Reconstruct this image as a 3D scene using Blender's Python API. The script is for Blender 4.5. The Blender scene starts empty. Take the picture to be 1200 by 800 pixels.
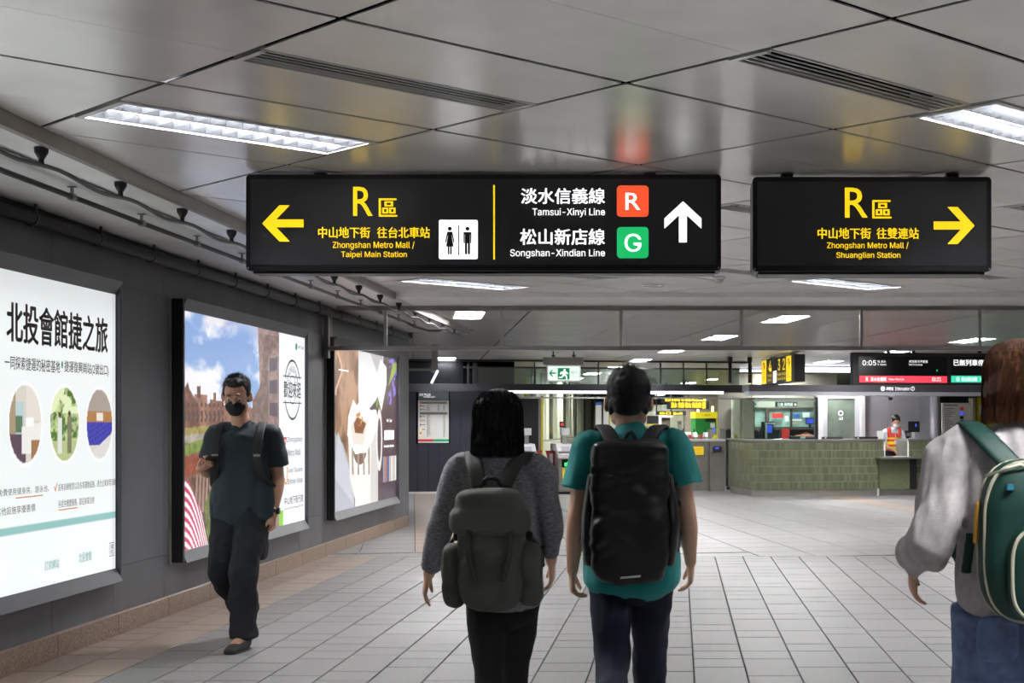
import bpy, bmesh, math, random
import numpy as np
from mathutils import Vector, Matrix, Euler, noise
random.seed(7); np.random.seed(7)
SC = bpy.context.scene
COL = SC.collection
PI = math.pi
F = 1710.0; CX = 795.0; CY = 497.0; EYE = 1.4        # measured from the photograph at 1200x800

# ------------------------------------------------------------------ camera, world, exposure
cd = bpy.data.cameras.new('camera'); cam = bpy.data.objects.new('camera', cd); COL.objects.link(cam)
cd.sensor_fit = 'HORIZONTAL'; cd.sensor_width = 36.0; cd.lens = 36.0 * F / 1200.0
cam.location = (0, 0, EYE); cam.rotation_euler = (PI / 2, 0, 0)
cd.shift_x = (600 - CX) / 1200.0; cd.shift_y = (CY - 400) / 1200.0
cd.clip_start = 0.05; cd.clip_end = 300
cd.dof.use_dof = True; cd.dof.focus_distance = 8.5; cd.dof.aperture_fstop = 11.0
SC.camera = cam
w = bpy.data.worlds.new('world'); SC.world = w; w.use_nodes = True
w.node_tree.nodes['Background'].inputs[0].default_value = (0.9, 0.95, 1, 1)
w.node_tree.nodes['Background'].inputs[1].default_value = 0.25
SC.view_settings.view_transform = 'Standard'; SC.view_settings.look = 'None'
SC.view_settings.exposure = 0.26; SC.view_settings.gamma = 1.0; SC.view_settings.use_curve_mapping = False
TUBE = 140.0          # brightness of the fluorescent fixtures
POSTER = 0.81        # backlit posters

# ------------------------------------------------------------------ materials
def lin(c):
    if isinstance(c, str):
        c = c.lstrip('#'); c = [int(c[i:i + 2], 16) / 255 for i in (0, 2, 4)]
    return tuple((v / 12.92 if v <= 0.04045 else ((v + 0.055) / 1.055) ** 2.4) for v in c)
MATS = {}
def mat(name, col, rough=0.6, metal=0.0, emit=0.0, var=0.06, vs=6.0, bump=0.0, bs=60.0, stretch=(1, 1, 1), alpha=None, spec=None, coat=0, trans=0, sheen=0):
    if name in MATS: return MATS[name]
    m = bpy.data.materials.new(name); m.use_nodes = True; nt = m.node_tree; N = nt.nodes; L = nt.links
    b = N['Principled BSDF']; c = lin(col)
    b.inputs['Roughness'].default_value = rough; b.inputs['Metallic'].default_value = metal
    tc = N.new('ShaderNodeTexCoord'); mp = N.new('ShaderNodeMapping'); mp.inputs['Scale'].default_value = stretch
    L.new(tc.outputs['Object'], mp.inputs['Vector'])
    no = N.new('ShaderNodeTexNoise'); no.inputs['Scale'].default_value = vs; no.inputs['Detail'].default_value = 4
    L.new(mp.outputs[0], no.inputs['Vector'])
    rp = N.new('ShaderNodeValToRGB')
    rp.color_ramp.elements[0].position = 0.3; rp.color_ramp.elements[1].position = 0.7
    rp.color_ramp.elements[0].color = tuple(max(0, v * (1 - var * 2)) for v in c) + (1,)
    rp.color_ramp.elements[1].color = tuple(min(1, v * (1 + var * 2)) for v in c) + (1,)
    L.new(no.outputs['Fac'], rp.inputs['Fac']); L.new(rp.outputs[0], b.inputs['Base Color'])
    if emit:
        L.new(rp.outputs[0], b.inputs['Emission Color']); b.inputs['Emission Strength'].default_value = emit
    if bump:
        n2 = N.new('ShaderNodeTexNoise'); n2.inputs['Scale'].default_value = bs; n2.inputs['Detail'].default_value = 3
        L.new(mp.outputs[0], n2.inputs['Vector'])
        bp = N.new('ShaderNodeBump'); bp.inputs['Strength'].default_value = bump; bp.inputs['Distance'].default_value = 0.004
        L.new(n2.outputs['Fac'], bp.inputs['Height']); L.new(bp.outputs[0], b.inputs['Normal'])
    if alpha is not None: b.inputs['Alpha'].default_value = alpha
    if spec is not None: b.inputs['Specular IOR Level'].default_value = spec
    if trans: b.inputs['Transmission Weight'].default_value = trans
    if sheen: b.inputs['Sheen Weight'].default_value = sheen
    MATS[name] = m; return m
def attr_mat(name, emit=0.0, rough=0.4, base=1.0):
    m = bpy.data.materials.new(name); m.use_nodes = True; nt = m.node_tree
    b = nt.nodes['Principled BSDF']; a = nt.nodes.new('ShaderNodeVertexColor'); a.layer_name = 'Col'
    nt.links.new(a.outputs[0], b.inputs['Base Color']); b.inputs['Roughness'].default_value = rough
    if emit:
        nt.links.new(a.outputs[0], b.inputs['Emission Color']); b.inputs['Emission Strength'].default_value = emit
        mx = nt.nodes.new('ShaderNodeMixRGB'); mx.blend_type = 'MULTIPLY'; mx.inputs[0].default_value = 1; mx.inputs[2].default_value = (base,) * 3 + (1,)
        nt.links.new(a.outputs[0], mx.inputs[1]); nt.links.new(mx.outputs[0], b.inputs['Base Color'])
    return m
def vary(m, amt):     # per-object brightness variation
    nt = m.node_tree; b = nt.nodes['Principled BSDF']; src = b.inputs['Base Color'].links[0].from_socket
    oi = nt.nodes.new('ShaderNodeObjectInfo'); mr = nt.nodes.new('ShaderNodeMapRange')
    mr.inputs['To Min'].default_value = 1 - amt; mr.inputs['To Max'].default_value = 1 + amt
    nt.links.new(oi.outputs['Random'], mr.inputs['Value'])
    vm = nt.nodes.new('ShaderNodeVectorMath'); vm.operation = 'SCALE'
    nt.links.new(src, vm.inputs[0]); nt.links.new(mr.outputs[0], vm.inputs['Scale']); nt.links.new(vm.outputs[0], b.inputs['Base Color'])
    return m
def glass(name, tint=(0.8, 0.9, 0.88), rough=0.0, op=0.12):
    m = bpy.data.materials.new(name); m.use_nodes = True; nt = m.node_tree; N = nt.nodes; L = nt.links
    for n in list(N):
        if n.type == 'BSDF_PRINCIPLED': N.remove(n)
    out = N['Material Output']; t = N.new('ShaderNodeBsdfTransparent'); t.inputs[0].default_value = tint + (1,)
    g = N.new('ShaderNodeBsdfGlossy'); g.inputs['Roughness'].default_value = rough + 0.02
    fr = N.new('ShaderNodeFresnel'); fr.inputs[0].default_value = 1.45
    ad = N.new('ShaderNodeMath'); ad.operation = 'ADD'; ad.inputs[1].default_value = op * 0.4; L.new(fr.outputs[0], ad.inputs[0])
    mx = N.new('ShaderNodeMixShader'); L.new(ad.outputs[0], mx.inputs[0]); L.new(t.outputs[0], mx.inputs[1]); L.new(g.outputs[0], mx.inputs[2])
    L.new(mx.outputs[0], out.inputs['Surface']); return m

M = dict(
 ceil=mat('ceiling_metal', '#f6f4f0', 0.28, 0.45, var=0.05, vs=1.5, bump=0.05, bs=3.0),
 ceil2=mat('hall_ceiling_metal', '#efece8', 0.26, 0.45, var=0.05, vs=1.5),
 dark=mat('dark_void', '#0b0b0c', 0.9, var=0.02, spec=0.0),
 soffit=mat('soffit_paint', '#fbf9f5', 0.3, var=0.04, vs=3),
 fascia=mat('grey_trim', '#8f8a85', 0.35, 0.5, var=0.04),
 wall=mat('dark_stone_panel', '#57575b', 0.5, var=0.07, vs=2.5, bump=0.08, bs=25),
 granite=mat('brown_granite', '#7d6757', 0.35, var=0.3, vs=70, bump=0.03, bs=80),
 frame=mat('box_frame', '#55555a', 0.4, 0.4, var=0.03),
 black=mat('black_plastic', '#141416', 0.4, var=0.03),
 blackm=mat('black_metal', '#232326', 0.35, 0.5, var=0.03),
 pipe=mat('pipe_paint', '#4a4847', 0.4, 0.3, var=0.06),
 pipe2=mat('dark_conduit', '#333132', 0.5, 0.2, var=0.1),
 steel=mat('brushed_steel', '#a9a6a1', 0.3, 0.9, var=0.05, vs=3, stretch=(1, 1, 20)),
 steel2=mat('panel_steel', '#8f8b86', 0.4, 0.7, var=0.08, vs=2),
 white=mat('white_paint', '#e4e4e6', 0.45, var=0.02),
 wplastic=mat('white_plastic', '#dedee0', 0.35, var=0.02),
 grey=mat('grey_partition', '#b3b3bb', 0.4, 0.15, var=0.03, vs=2),
 lamp=mat('lamp_diffuser', '#ffffff', 0.5, emit=TUBE, var=0.0),
 lampb=mat('far_lamp_diffuser', '#ffffff', 0.5, emit=TUBE * 0.7, var=0.0),
 louver=mat('louver_metal', '#77797e', 0.35, 0.7, var=0.02),
 louverw=mat('fixture_rim', '#d8d8d8', 0.35, 0.3, var=0.02),
 led=mat('led_strip', '#e8ecff', 0.5, emit=2.2, var=0.0),
 signface=mat('sign_face', '#353538', 0.28, var=0.02),
 yel=mat('sign_yellow', '#f5cf14', 0.5, emit=0.85, var=0.0),
 wht=mat('sign_white', '#ffffff', 0.5, emit=0.95, var=0.0),
 org=mat('sign_orange', '#f0522d', 0.5, emit=0.85, var=0.0),
 grn=mat('sign_green', '#17b563', 0.5, emit=0.8, var=0.0),
 ink=mat('print_black', '#1b1b1d', 0.6, var=0.0),
 inkbrown=mat('print_brown', '#4d4244', 0.6, var=0.0),
 inkteal=mat('print_teal', '#6fa8a5', 0.6, emit=0.35, var=0.0),
 inkgrn=mat('print_green', '#1f9d6a', 0.6, emit=0.3, var=0.0),
 inkorg=mat('print_orange', '#e08a2a', 0.6, emit=0.3, var=0.0),
 inkred=mat('print_red', '#c8332f', 0.6, emit=0.2, var=0.0),
 inkblue=mat('print_blue', '#2f5fb3', 0.6, emit=0.2, var=0.0),
 paper=mat('paper_white', '#e9e9e6', 0.6, var=0.01),
 dred=mat('display_red', '#e8384a', 0.4, emit=1.0, var=0.0),
 dgrn=mat('display_green', '#38b492', 0.4, emit=1.0, var=0.0),
 screenb=mat('screen_black', '#090a0d', 0.2, var=0.0, spec=0.3),
 screenblue=mat('screen_blue', '#4254d8', 0.3, emit=0.9, var=0.0),
 green=mat('kiosk_green', '#1d8a35', 0.4, var=0.03),
 yelp=mat('yellow_paint', '#e3d21c', 0.45, var=0.02),
 yelk=mat('kiosk_yellow', '#f0e020', 0.45, emit=0.25, var=0.02),
 stick=mat('yellow_sticker', '#f2d21a', 0.5, emit=0.1, var=0.02),
 red=mat('red_flap', '#b3222c', 0.35, var=0.03),
 redl=mat('red_lamp', '#ff3030', 0.3, emit=1.5, var=0.0),
 pale=mat('pale_tile', '#b9bda8', 0.45, var=0.04, vs=3),
 paled=mat('hall_wall', '#8d8c7e', 0.5, var=0.06, vs=2),
 navy=mat('navy_panel', '#31323e', 0.45, var=0.04, vs=2),
 beam=mat('beam_dark', '#25252a', 0.4, 0.3, var=0.03),
 grout=mat('dark_grout', '#302d2b', 0.8, var=0.05),
 orange=mat('orange_cloth', '#e0763a', 0.7, var=0.05),
 desk=mat('desk_brown', '#4b4238', 0.5, var=0.1),
)
M['tile'] = vary(mat('floor_tile', '#747272', 0.5, var=0.05, vs=40, bump=0.05, bs=160), 0.045)
M['tiled'] = vary(mat('floor_tile_grey', '#6c6b6a', 0.5, var=0.06, vs=40, bump=0.05, bs=160), 0.04)
M['tileb'] = vary(mat('floor_tile_beige', '#86766c', 0.5, var=0.05, vs=40, bump=0.05, bs=160), 0.03)
vary(M['wall'], 0.04); vary(M['ceil'], 0.04); vary(M['ceil2'], 0.05)
M['pcol'] = attr_mat('backlit_print', POSTER, 0.25, 0.15)
M['vcol'] = attr_mat('glazed_tiles', 0.0, 0.28)
M['glass'] = glass('clear_glass'); M['glassg'] = glass('green_glass', (0.72, 0.82, 0.76), 0.15, 0.3)
M['mesh'] = glass('wired_glass', (0.80, 0.80, 0.80), 0.25, 0.05)

# ------------------------------------------------------------------ mesh helpers
def link(me, name, m, parent=None, smooth=False):
    if m is not None: me.materials.append(m)
    o = bpy.data.objects.new(name, me); COL.objects.link(o)
    if parent: o.parent = parent
    if smooth: me.shade_smooth()
    return o
class MB:
    def __init__(s): s.v = []; s.f = []; s.cuts = []
    def add(s, vs, fs, T=None):
        n = len(s.v)
        s.v += [tuple(T @ Vector(p)) if T else tuple(p) for p in vs]; s.f += [tuple(i + n for i in q) for q in fs]; return s
    def box(s, x0, x1, y0, y1, z0, z1, T=None):
        vs = [(x0, y0, z0), (x1, y0, z0), (x1, y1, z0), (x0, y1, z0), (x0, y0, z1), (x1, y0, z1), (x1, y1, z1), (x0, y1, z1)]
        return s.add(vs, [(0, 3, 2, 1), (4, 5, 6, 7), (0, 1, 5, 4), (1, 2, 6, 5), (2, 3, 7, 6), (3, 0, 4, 7)], T)
    def prism(s, poly, h0, h1, T=None):     # poly in xy, extruded in z
        n = len(poly); vs = [(x, y, h0) for x, y in poly] + [(x, y, h1) for x, y in poly]
        fs = [tuple(range(n - 1, -1, -1)), tuple(range(n, 2 * n))] + [(i, (i + 1) % n, n + (i + 1) % n, n + i) for i in range(n)]
        return s.add(vs, fs, T)
    def tube(s, pts, r, n=10, close=True):
        pts = [Vector(p) for p in pts]; rs = r if isinstance(r, (list, tuple)) else [r] * len(pts); rings = []
        u = None
        for i, p in enumerate(pts):
            d = (pts[min(i + 1, len(pts) - 1)] - pts[max(i - 1, 0)]).normalized()
            if u is None: u = d.orthogonal().normalized()
            u = (u - d * u.dot(d)).normalized(); v = d.cross(u)
            rings.append([p + (u * math.cos(a) + v * math.sin(a)) * rs[i] for a in [2 * PI * k / n for k in range(n)]])
        vs = [q for R in rings for q in R]; fs = []
        for i in range(len(rings) - 1):
            for k in range(n): fs.append((i * n + k, i * n + (k + 1) % n, (i + 1) * n + (k + 1) % n, (i + 1) * n + k))
        if close: fs += [tuple(range(n - 1, -1, -1)), tuple(range((len(rings) - 1) * n, len(rings) * n))]
        return s.add(vs, fs)
    def disc(s, c, r, T=None, n=24, rz=None):
        rz = rz or r
        return s.add([(c[0] + r * math.cos(2 * PI * k / n), c[1] + rz * math.sin(2 * PI * k / n), c[2]) for k in range(n)], [tuple(range(n))], T)
    def build(s, name, m, parent=None, smooth=False, bevel=0, seg=2):
        if len(s.cuts) > 1:              # several lines of lettering: one mesh each
            cv = s.cuts + [(len(s.v), len(s.f))]
            if cv[0] != (0, 0): cv = [(0, 0)] + cv
            for (v0, f0), (v1, f1) in zip(cv, cv[1:]):
                q = MB(); q.v = s.v[v0:v1]; q.f = [tuple(i - v0 for i in f) for f in s.f[f0:f1]]; o = q.build(name, m, parent)
            return o
        me = bpy.data.meshes.new(name); me.from_pydata(s.v, [], s.f); me.update()
        if bevel:
            bm = bmesh.new(); bm.from_mesh(me)
            es = [e for e in bm.edges if len(e.link_faces) == 2 and e.calc_face_angle(0) > 0.6]
            bmesh.ops.bevel(bm, geom=es, offset=bevel, segments=seg, profile=0.5, affect='EDGES', clamp_overlap=True)
            bm.to_mesh(me); bm.free()
        return link(me, name, m, parent, smooth)
def rrect(x0, x1, y0, y1, r, n=5):
    P = []
    for cx, cy, a0 in ((x1 - r, y0 + r, -90), (x1 - r, y1 - r, 0), (x0 + r, y1 - r, 90), (x0 + r, y0 + r, 180)):
        for k in range(n + 1):
            a = math.radians(a0 + 90 * k / n); P.append((cx + r * math.cos(a), cy + r * math.sin(a)))
    return P
def tag(o, label, cat, group=None):
    o['label'] = label; o['category'] = cat
    if group: o['group'] = group
    return o
def thing(name, label, cat, loc=(0, 0, 0), rz=0.0, group=None):
    o = bpy.data.objects.new(name, None); COL.objects.link(o); o.empty_display_size = 0.1
    o.location = loc; o.rotation_euler = (0, 0, rz); return tag(o, label, cat, group)
def struct(o): o['kind'] = 'structure'; return o
def stuff(o): o['kind'] = 'stuff'; return o
_tc = {}
try: INTER = bpy.data.fonts.load(bpy.utils.resource_path('LOCAL') + '/datafiles/fonts/Inter.woff2')     # Blender's own interface font
except Exception: INTER = None
def tmesh(body, bold=0.0):
    k = (body, bold)
    if k not in _tc:
        c = bpy.data.curves.new('t', 'FONT'); c.body = body; c.resolution_u = 3
        if INTER and body != 'R' and all(ord(q) < 128 for q in body): c.font = INTER
        o = bpy.data.objects.new('t', c); COL.objects.link(o)
        bpy.context.view_layer.update()
        me = bpy.data.meshes.new_from_object(o.evaluated_get(bpy.context.evaluated_depsgraph_get()))
        vs = np.array([v.co[:] for v in me.vertices]) if len(me.vertices) else np.zeros((1, 3))
        fs = [tuple(p.vertices) for p in me.polygons]
        bpy.data.objects.remove(o); bpy.data.curves.remove(c); bpy.data.meshes.remove(me)
        lo = vs.min(0); sz = np.maximum(vs.max(0) - lo, 1e-6); _tc[k] = ((vs - lo) / sz, fs)
    return _tc[k]
def text(mb, body, a0, a1, b0, b1, T, bold=0.0):   # fitted to the rectangle a0..a1 x b0..b1 of plane T
    bold *= 0.45 if body.isascii() else 1.0
    vs, fs = tmesh(body); mb.cuts.append((len(mb.v), len(mb.f))); e = bold * (b1 - b0)
    a0 += e * (1 if a1 > a0 else -1); a1 -= e * (1 if a1 > a0 else -1); b0 += e * 0.5; b1 -= e * 0.5
    for k, (dx, dz) in enumerate(((0, 0), (-e, 0), (e, 0), (0, -e * 0.5), (0, e * 0.5)) if bold else ((0, 0),)):
        mb.add([(a0 + dx + (a1 - a0) * p[0], b0 + dz + (b1 - b0) * p[1], k * 0.00008) for p in vs], fs, T)
def plane_front(y): return Matrix.Translation((0, y, 0)) @ Matrix.Rotation(PI / 2, 4, 'X')              # a->+x, b->+z, faces -y
def plane_wall(x): return Matrix(((0, 0, 1, x), (1, 0, 0, 0), (0, 1, 0, 0), (0, 0, 0, 1)))              # a->+y, b->+z, faces +x
def plane_left(x): return Matrix(((0, 0, -1, x), (-1, 0, 0, 0), (0, 1, 0, 0), (0, 0, 0, 1)))            # a->-y, b->+z, faces -x
def wx(px, d): return (px - CX) * d / F
def wz(py, d): return EYE - (py - CY) * d / F
TH = math.radians(10.3); CT, ST = math.cos(TH), math.sin(TH)
def H(s, t, z=0.0): return (s * CT - t * ST, s * ST + t * CT, z)        # the hall beyond is turned by 10.3 degrees
def hp(px, py, T):
    k = (px - CX) / F; y = T / (CT - k * ST); x = k * y
    return x * CT + y * ST, EYE - (py - CY) * y / F

# ------------------------------------------------------------------ room shell
CZ = 2.70; SZ = 2.655; WX = -3.76; FX = -2.79; BY0 = 14.43; BY1 = 15.66
mb = MB().box(WX - 0.3, 16, -5, 66, -0.3, -0.012); mb.box(-14, WX - 0.3, 20.1, 66, -0.3, -0.012)
floor = struct(mb.build('floor', M['grout']))
# near floor tiles: columns of 0.296 m running away from the camera, joints staggered
def tile_mesh(wd, ln, m, name='tile'):
    g = 0.0045; b = 0.003
    vs = []
    for (o_, z) in ((g, -0.012), (g, -0.002), (g + b, 0.0)):
        e_ = o_ + 0.003; vs += [(o_, e_, z), (wd - o_, e_, z), (wd - o_, ln - e_, z), (o_, ln - e_, z)]
    fs = [(8, 9, 10, 11)]
    for r in (0, 4):
        for k in range(4): fs.append((r + k, r + (k + 1) % 4, r + 4 + (k + 1) % 4, r + 4 + k))
    me = bpy.data.meshes.new(name); me.from_pydata(vs, [], fs); me.materials.append(m); return me, vs, fs
TW = 0.296
TM = {(k, l): tile_mesh(TW, l, M[k]) for k in ('tile', 'tiled', 'tileb') for l in (TW, 2 * TW)}
STR_Y = 15.46
cands = []
ncol = int((9.5 - WX) / TW)
for c in range(ncol):
    x = WX + 0.0 + c * TW
    y = -4.9 + random.choice((0, 0.5)) * TW
    kind = 'tileb' if c < 2 else ('tiled' if c == 2 else 'tile')
    while y < STR_Y - 0.02:
        l = 2 * TW if random.random() < 0.4 else TW
        if y + l > STR_Y: l = TW
        if y + l > STR_Y + 0.25: break
        px = CX + F * (x + TW / 2) / (y + l); vis = -30 < px < 1230 and y > 7.3
        cands.append((0 if vis else 1, y, x, l, kind)); y += l
cands.sort()
rest = {k: MB() for k in ('tile', 'tiled', 'tileb')}
for i, (nv, y, x, l, kind) in enumerate(cands):
    me, vs, fs = TM[(kind, l)]
    y2 = min(y + l, STR_Y)
    if i < 300:
        o = bpy.data.objects.new('tile', me); COL.objects.link(o); o.parent = floor; o.location = (x, y, random.uniform(0, 0.0008))
    else: rest[kind].add([(p[0] + x, min(p[1] + y, y2 - 0.003), p[2]) for p in vs], fs)
for k in rest:
    if rest[k].f: stuff(rest[k].build('tiles', M[k], floor))
# hall floor tiles (turned), with a beige band
g = 0.6; hc = []
for i in range(-12, 26):
    for j in range(24, 60):
        s0, t0 = i * g + 0.02, j * g
        x, y, _ = H(s0 + g / 2, t0 + g / 2)
        if y < STR_Y + 0.25: continue
        if x < WX - 0.3 and y < 20.4: continue
        px = CX + F * x / y; vis = 470 < px < 1230 and y < 31
        hc.append((0 if vis else 1, y, i, j))
hc.sort()
rest = {'tile': MB(), 'tileb': MB()}
HM = {k: tile_mesh(g, g, M[k]) for k in rest}
for n, (nv, y, i, j) in enumerate(hc):
    k = 'tileb' if (i in (0, 13)) else 'tile'
    me, vs, fs = HM[k]
    if n < 280:
        o = bpy.data.objects.new('hall_tile', me); COL.objects.link(o); o.parent = floor
        o.location = H(i * g + 0.02, j * g); o.rotation_euler = (0, 0, TH)
    else:
        T = Matrix.Translation(H(i * g + 0.02, j * g)) @ Matrix.Rotation(TH, 4, 'Z'); rest[k].add(vs, fs, T)
for k in rest: stuff(rest[k].build('hall_tiles', M[k], floor))
mb = MB().prism([(WX, STR_Y + 0.035), (9.5, STR_Y + 0.035), (9.5, STR_Y + 0.6), (WX, STR_Y + 0.6)], -0.02, -0.006)
mb.build('threshold_slab', M['tile'], floor)
tag(MB().box(WX + 0.02, 9.5, STR_Y, STR_Y + 0.035, -0.011, 0.003).build('shutter_track', M['steel']), 'thin steel shutter track set flush across the tiled floor', 'floor track')

# near ceiling: square panels turned 45 degrees, split in half by a fine seam
ceiling = struct(MB().box(-3.9, 16, -5, 66, 2.84, 3.0).box(-14, -3.9, 20.1, 66, 2.84, 3.0).build('ceiling', M['dark']))
R2 = math.sqrt(2); CU = 1.765 / R2; U0 = 3.60 / R2; V0 = 5.765 / R2
def clip(poly, planes):
    for (a, b, c) in planes:       # keep a*x+b*y+c>=0
        out = []
        for i in range(len(poly)):
            p, q = poly[i], poly[(i + 1) % len(poly)]
            dp, dq = a * p[0] + b * p[1] + c, a * q[0] + b * q[1] + c
            if dp >= 0: out.append(p)
            if (dp >= 0) != (dq >= 0):
                t = dp / (dp - dq); out.append((p[0] + (q[0] - p[0]) * t, p[1] + (q[1] - p[1]) * t))
        poly = out
        if len(poly) < 3: return None
    return poly
r = 1 / R2
CPL = [(r, -r, -(FX + 0.004)), (-r, -r, BY0 - 0.004), (-r, r, 9.4), (r, r, 4.9)]    # x>FX, y<BY0, x<9.4, y>-4.9
def area(p): return abs(sum(p[i][0] * p[(i + 1) % len(p)][1] - p[(i + 1) % len(p)][0] * p[i][1] for i in range(len(p)))) / 2
far_panels = MB()
def cpanel(u0, u1, v0, v1):
    p = clip([(u0, v0), (u1, v0), (u1, v1), (u0, v1)], CPL)
    if not p or area(p) < 0.004: return
    ym = max((a + b) / R2 for a, b in p)
    if ym < 3.9 or all(CX + F * ((a - b) / R2) / max((a + b) / R2, 1) > 1320 for a, b in p): far_panels.prism(p, CZ, CZ + 0.006); return
    o = MB().prism(p, CZ + random.uniform(0, 0.0015), CZ + 0.006).build('ceiling_panel', M['ceil'], ceiling); o.rotation_euler = (0, 0, PI / 4)
def fixture(u, v, idx, label):
    t = thing('ceiling_light', label, 'ceiling light', ((u - v) / R2, (u + v) / R2, CZ), PI / 4, 'recessed louvre lights in the corridor ceiling')
    L_, W_ = CU / 2 - 0.012, 0.215
    fr = MB()
    for a in ((-L_, L_, -W_, -W_ + 0.025), (-L_, L_, W_ - 0.025, W_), (-L_, -L_ + 0.03, -W_ + 0.025, W_ - 0.025), (L_ - 0.03, L_, -W_ + 0.025, W_ - 0.025)): fr.box(a[0], a[1], a[2], a[3], -0.006, 0.012)
    fr.build('frame', M['louverw'], t)
    hs = MB(); hs.box(-L_, L_, -W_, -W_ + 0.02, 0.0121, 0.105).box(-L_, L_, W_ - 0.02, W_, 0.0121, 0.105).box(-L_, -L_ + 0.02, -W_ + .02, W_ - .02, 0.0121, 0.105).box(L_ - 0.02, L_, -W_ + .02, W_ - .02, 0.0121, 0.105)
    hs.build('housing', M['white'], t)
    MB().box(-L_ + 0.025, L_ - 0.025, -W_ + 0.025, W_ - 0.025, 0.1, 0.106).build('diffuser', M['lamp'], t)
    lv = MB(); n = 15; X0, X1 = -L_ + 0.035, L_ - 0.035
    for row in (-1, 1):
        y0, y1 = (-W_ + 0.03, -0.006) if row < 0 else (0.006, W_ - 0.03)
        for k in range(n + 1):
            x = X0 + (X1 - X0) * k / n
            lv.add([(x - 0.014, y0, 0.06), (x + 0.014, y0, 0.06), (x + 0.014, y1, 0.06), (x - 0.014, y1, 0.06), (x, y0, 0.004), (x, y1, 0.004)], [(0, 3, 5, 4), (1, 4, 5, 2), (0, 1, 2, 3)])
        for yy, sgn in ((y0, 1), (y1, -1)):
            lv.add([(X0, yy, 0.004), (X1, yy, 0.004), (X1, yy + sgn * 0.03, 0.06), (X0, yy + sgn * 0.03, 0.06), (X0, yy, 0.06), (X1, yy, 0.06)], [(0, 1, 2, 3), (3, 2, 5, 4)])
    lv.build('louvre', M['louver'], t); return t
def vent(u, v, label):
    t = thing('air_vent', label, 'air vent', ((u - v) / R2, (u + v) / R2, CZ), PI / 4, 'slotted air vents in the corridor ceiling')
    L_, W_ = CU / 2 - 0.012, 0.1
    MB().box(-L_, L_, -W_, -W_ + 0.01, -0.003, 0.006).box(-L_, L_, W_ - 0.02, W_, -0.004, 0.02).box(-L_, -L_ + 0.025, -W_ + .02, W_ - .02, -0.004, 0.02).box(L_ - 0.025, L_, -W_ + .02, W_ - .02, -0.004, 0.02).build('frame', M['ceil'], t)
    MB().box(-L_, L_, -W_, W_, 0.06, 0.07).build('backing', M['dark'], t)
    for k in range(4):
        y = -W_ + 0.01 + 0.18 * (k + 1) / 5
        MB().box(-L_ + 0.025, L_ - 0.025, y - 0.0036, y + 0.0036, -0.002, 0.002).build('slat', M['ceil'], t)
LAB = {(0, 1): 'bright louvred ceiling light at upper left, above the backlit posters', (2, -1): 'bright louvred ceiling light cut by the right edge of the picture',
       (4, 5): 'louvred ceiling light seen just below the long hanging sign', (6, 3): 'louvred ceiling light seen just below the short hanging sign at right'}
VLAB = {(0, 0): 'slotted air vent in the ceiling above the long hanging sign', (1, -1): 'slotted air vent in the ceiling above the short right-hand sign',
        (4, 4): 'slotted air vent in the ceiling peeking out below the long sign', (6, 2): 'slotted air vent in the ceiling below the right end of the short sign'}
for i in range(-9, 14):
    for j in range(-12, 12):
        u0 = U0 + i * CU; v0 = V0 + j * CU
        uc, vc = u0 + CU / 2, v0 + CU / 2; x, y = (uc - vc) / R2, (uc + vc) / R2
        if not (FX - 1.3 < x < 10.4 and -6 < y < 15.8): continue
        G = 0.012; u1 = u0 + CU - G; v1 = v0 + CU - G; u0 += G; v0 += G
        isl = (i + j - 1) % 4 == 0 and i % 2 == 0
        isv = (i + j) % 4 == 0
        inn = FX + 0.7 < x < 8.6 and -4 < y < BY0 - 0.6
        if isl and inn:
            cpanel(u0, u1, v0, vc - 0.22); cpanel(u0, u1, vc + 0.22, v1)
            fixture(uc, vc, 0, LAB.get((i, j), 'louvred ceiling light hidden above or behind the hanging signs'))
        elif isv and inn:
            cpanel(u0, u1, v0, vc - 0.105); cpanel(u0, u1, vc + 0.105, v1)
            vent(uc, vc, VLAB.get((i, j), 'slotted ceiling air vent hidden above or behind the hanging signs'))
        else:
            cpanel(u0, u1, v0, vc - 0.0012); cpanel(u0, u1, vc + 0.0012, v1)
fp = far_panels.build('ceiling_panels', M['ceil'], ceiling); fp.rotation_euler = (0, 0, PI / 4); stuff(fp)
# soffit band along the left wall, trim and cross beam
struct(MB().box(WX, FX - 0.035, -5, BY1, SZ, 2.84).build('trim_1', M['soffit']))
struct(MB().box(FX - 0.035, FX, -5, BY0, 2.635, 2.84).build('trim_2', M['fascia']))
struct(MB().box(FX - 0.0, 9.5, BY0, BY1, SZ, 2.84).build('trim_3', M['soffit']))
struct(MB().box(WX, FX - .1, BY1, 19.9, SZ, 2.84).build('trim_4', M['soffit']))
struct(MB().box(FX - 0.1, FX - 0.05, BY1, 19.9, 2.62, 2.839).build('trim_5', M['fascia']))
# left wall: stone panels on a backing, granite base
wl = struct(MB().box(WX - 0.3, WX - 0.03, -5, 20.1, 0, 2.84).build('wall_left', M['wall']))
ys = [7.81 + 0.95 * k - 0.95 * 7 for k in range(21)]; zs = [0.14, 0.446, 1.396, 2.346, 2.84]
for k in range(len(ys) - 1):
    for q in range(4):
        y1 = min(ys[k + 1], 20.1)
        if ys[k] > 20.05: continue
        MB().box(WX - 0.03, WX + random.uniform(0, 0.001), ys[k] + 0.002, y1 - 0.002, zs[q] + 0.002, zs[q + 1] - 0.002).build('wall_panel', M['wall'], wl)
bb = struct(MB().box(WX - 0.02, WX + 0.03, -5, 20.12, 0, 0.13).build('baseboard_left', M['grout']))
for k in range(20):
    y0 = 1.16 + k * 0.95
    MB().box(WX - 0.01, WX + 0.035, y0 + .001, min(y0 + 0.949, 20.13), 0.0, 0.142).build('granite_block', M['granite'], bb, bevel=0.004, seg=1)
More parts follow.
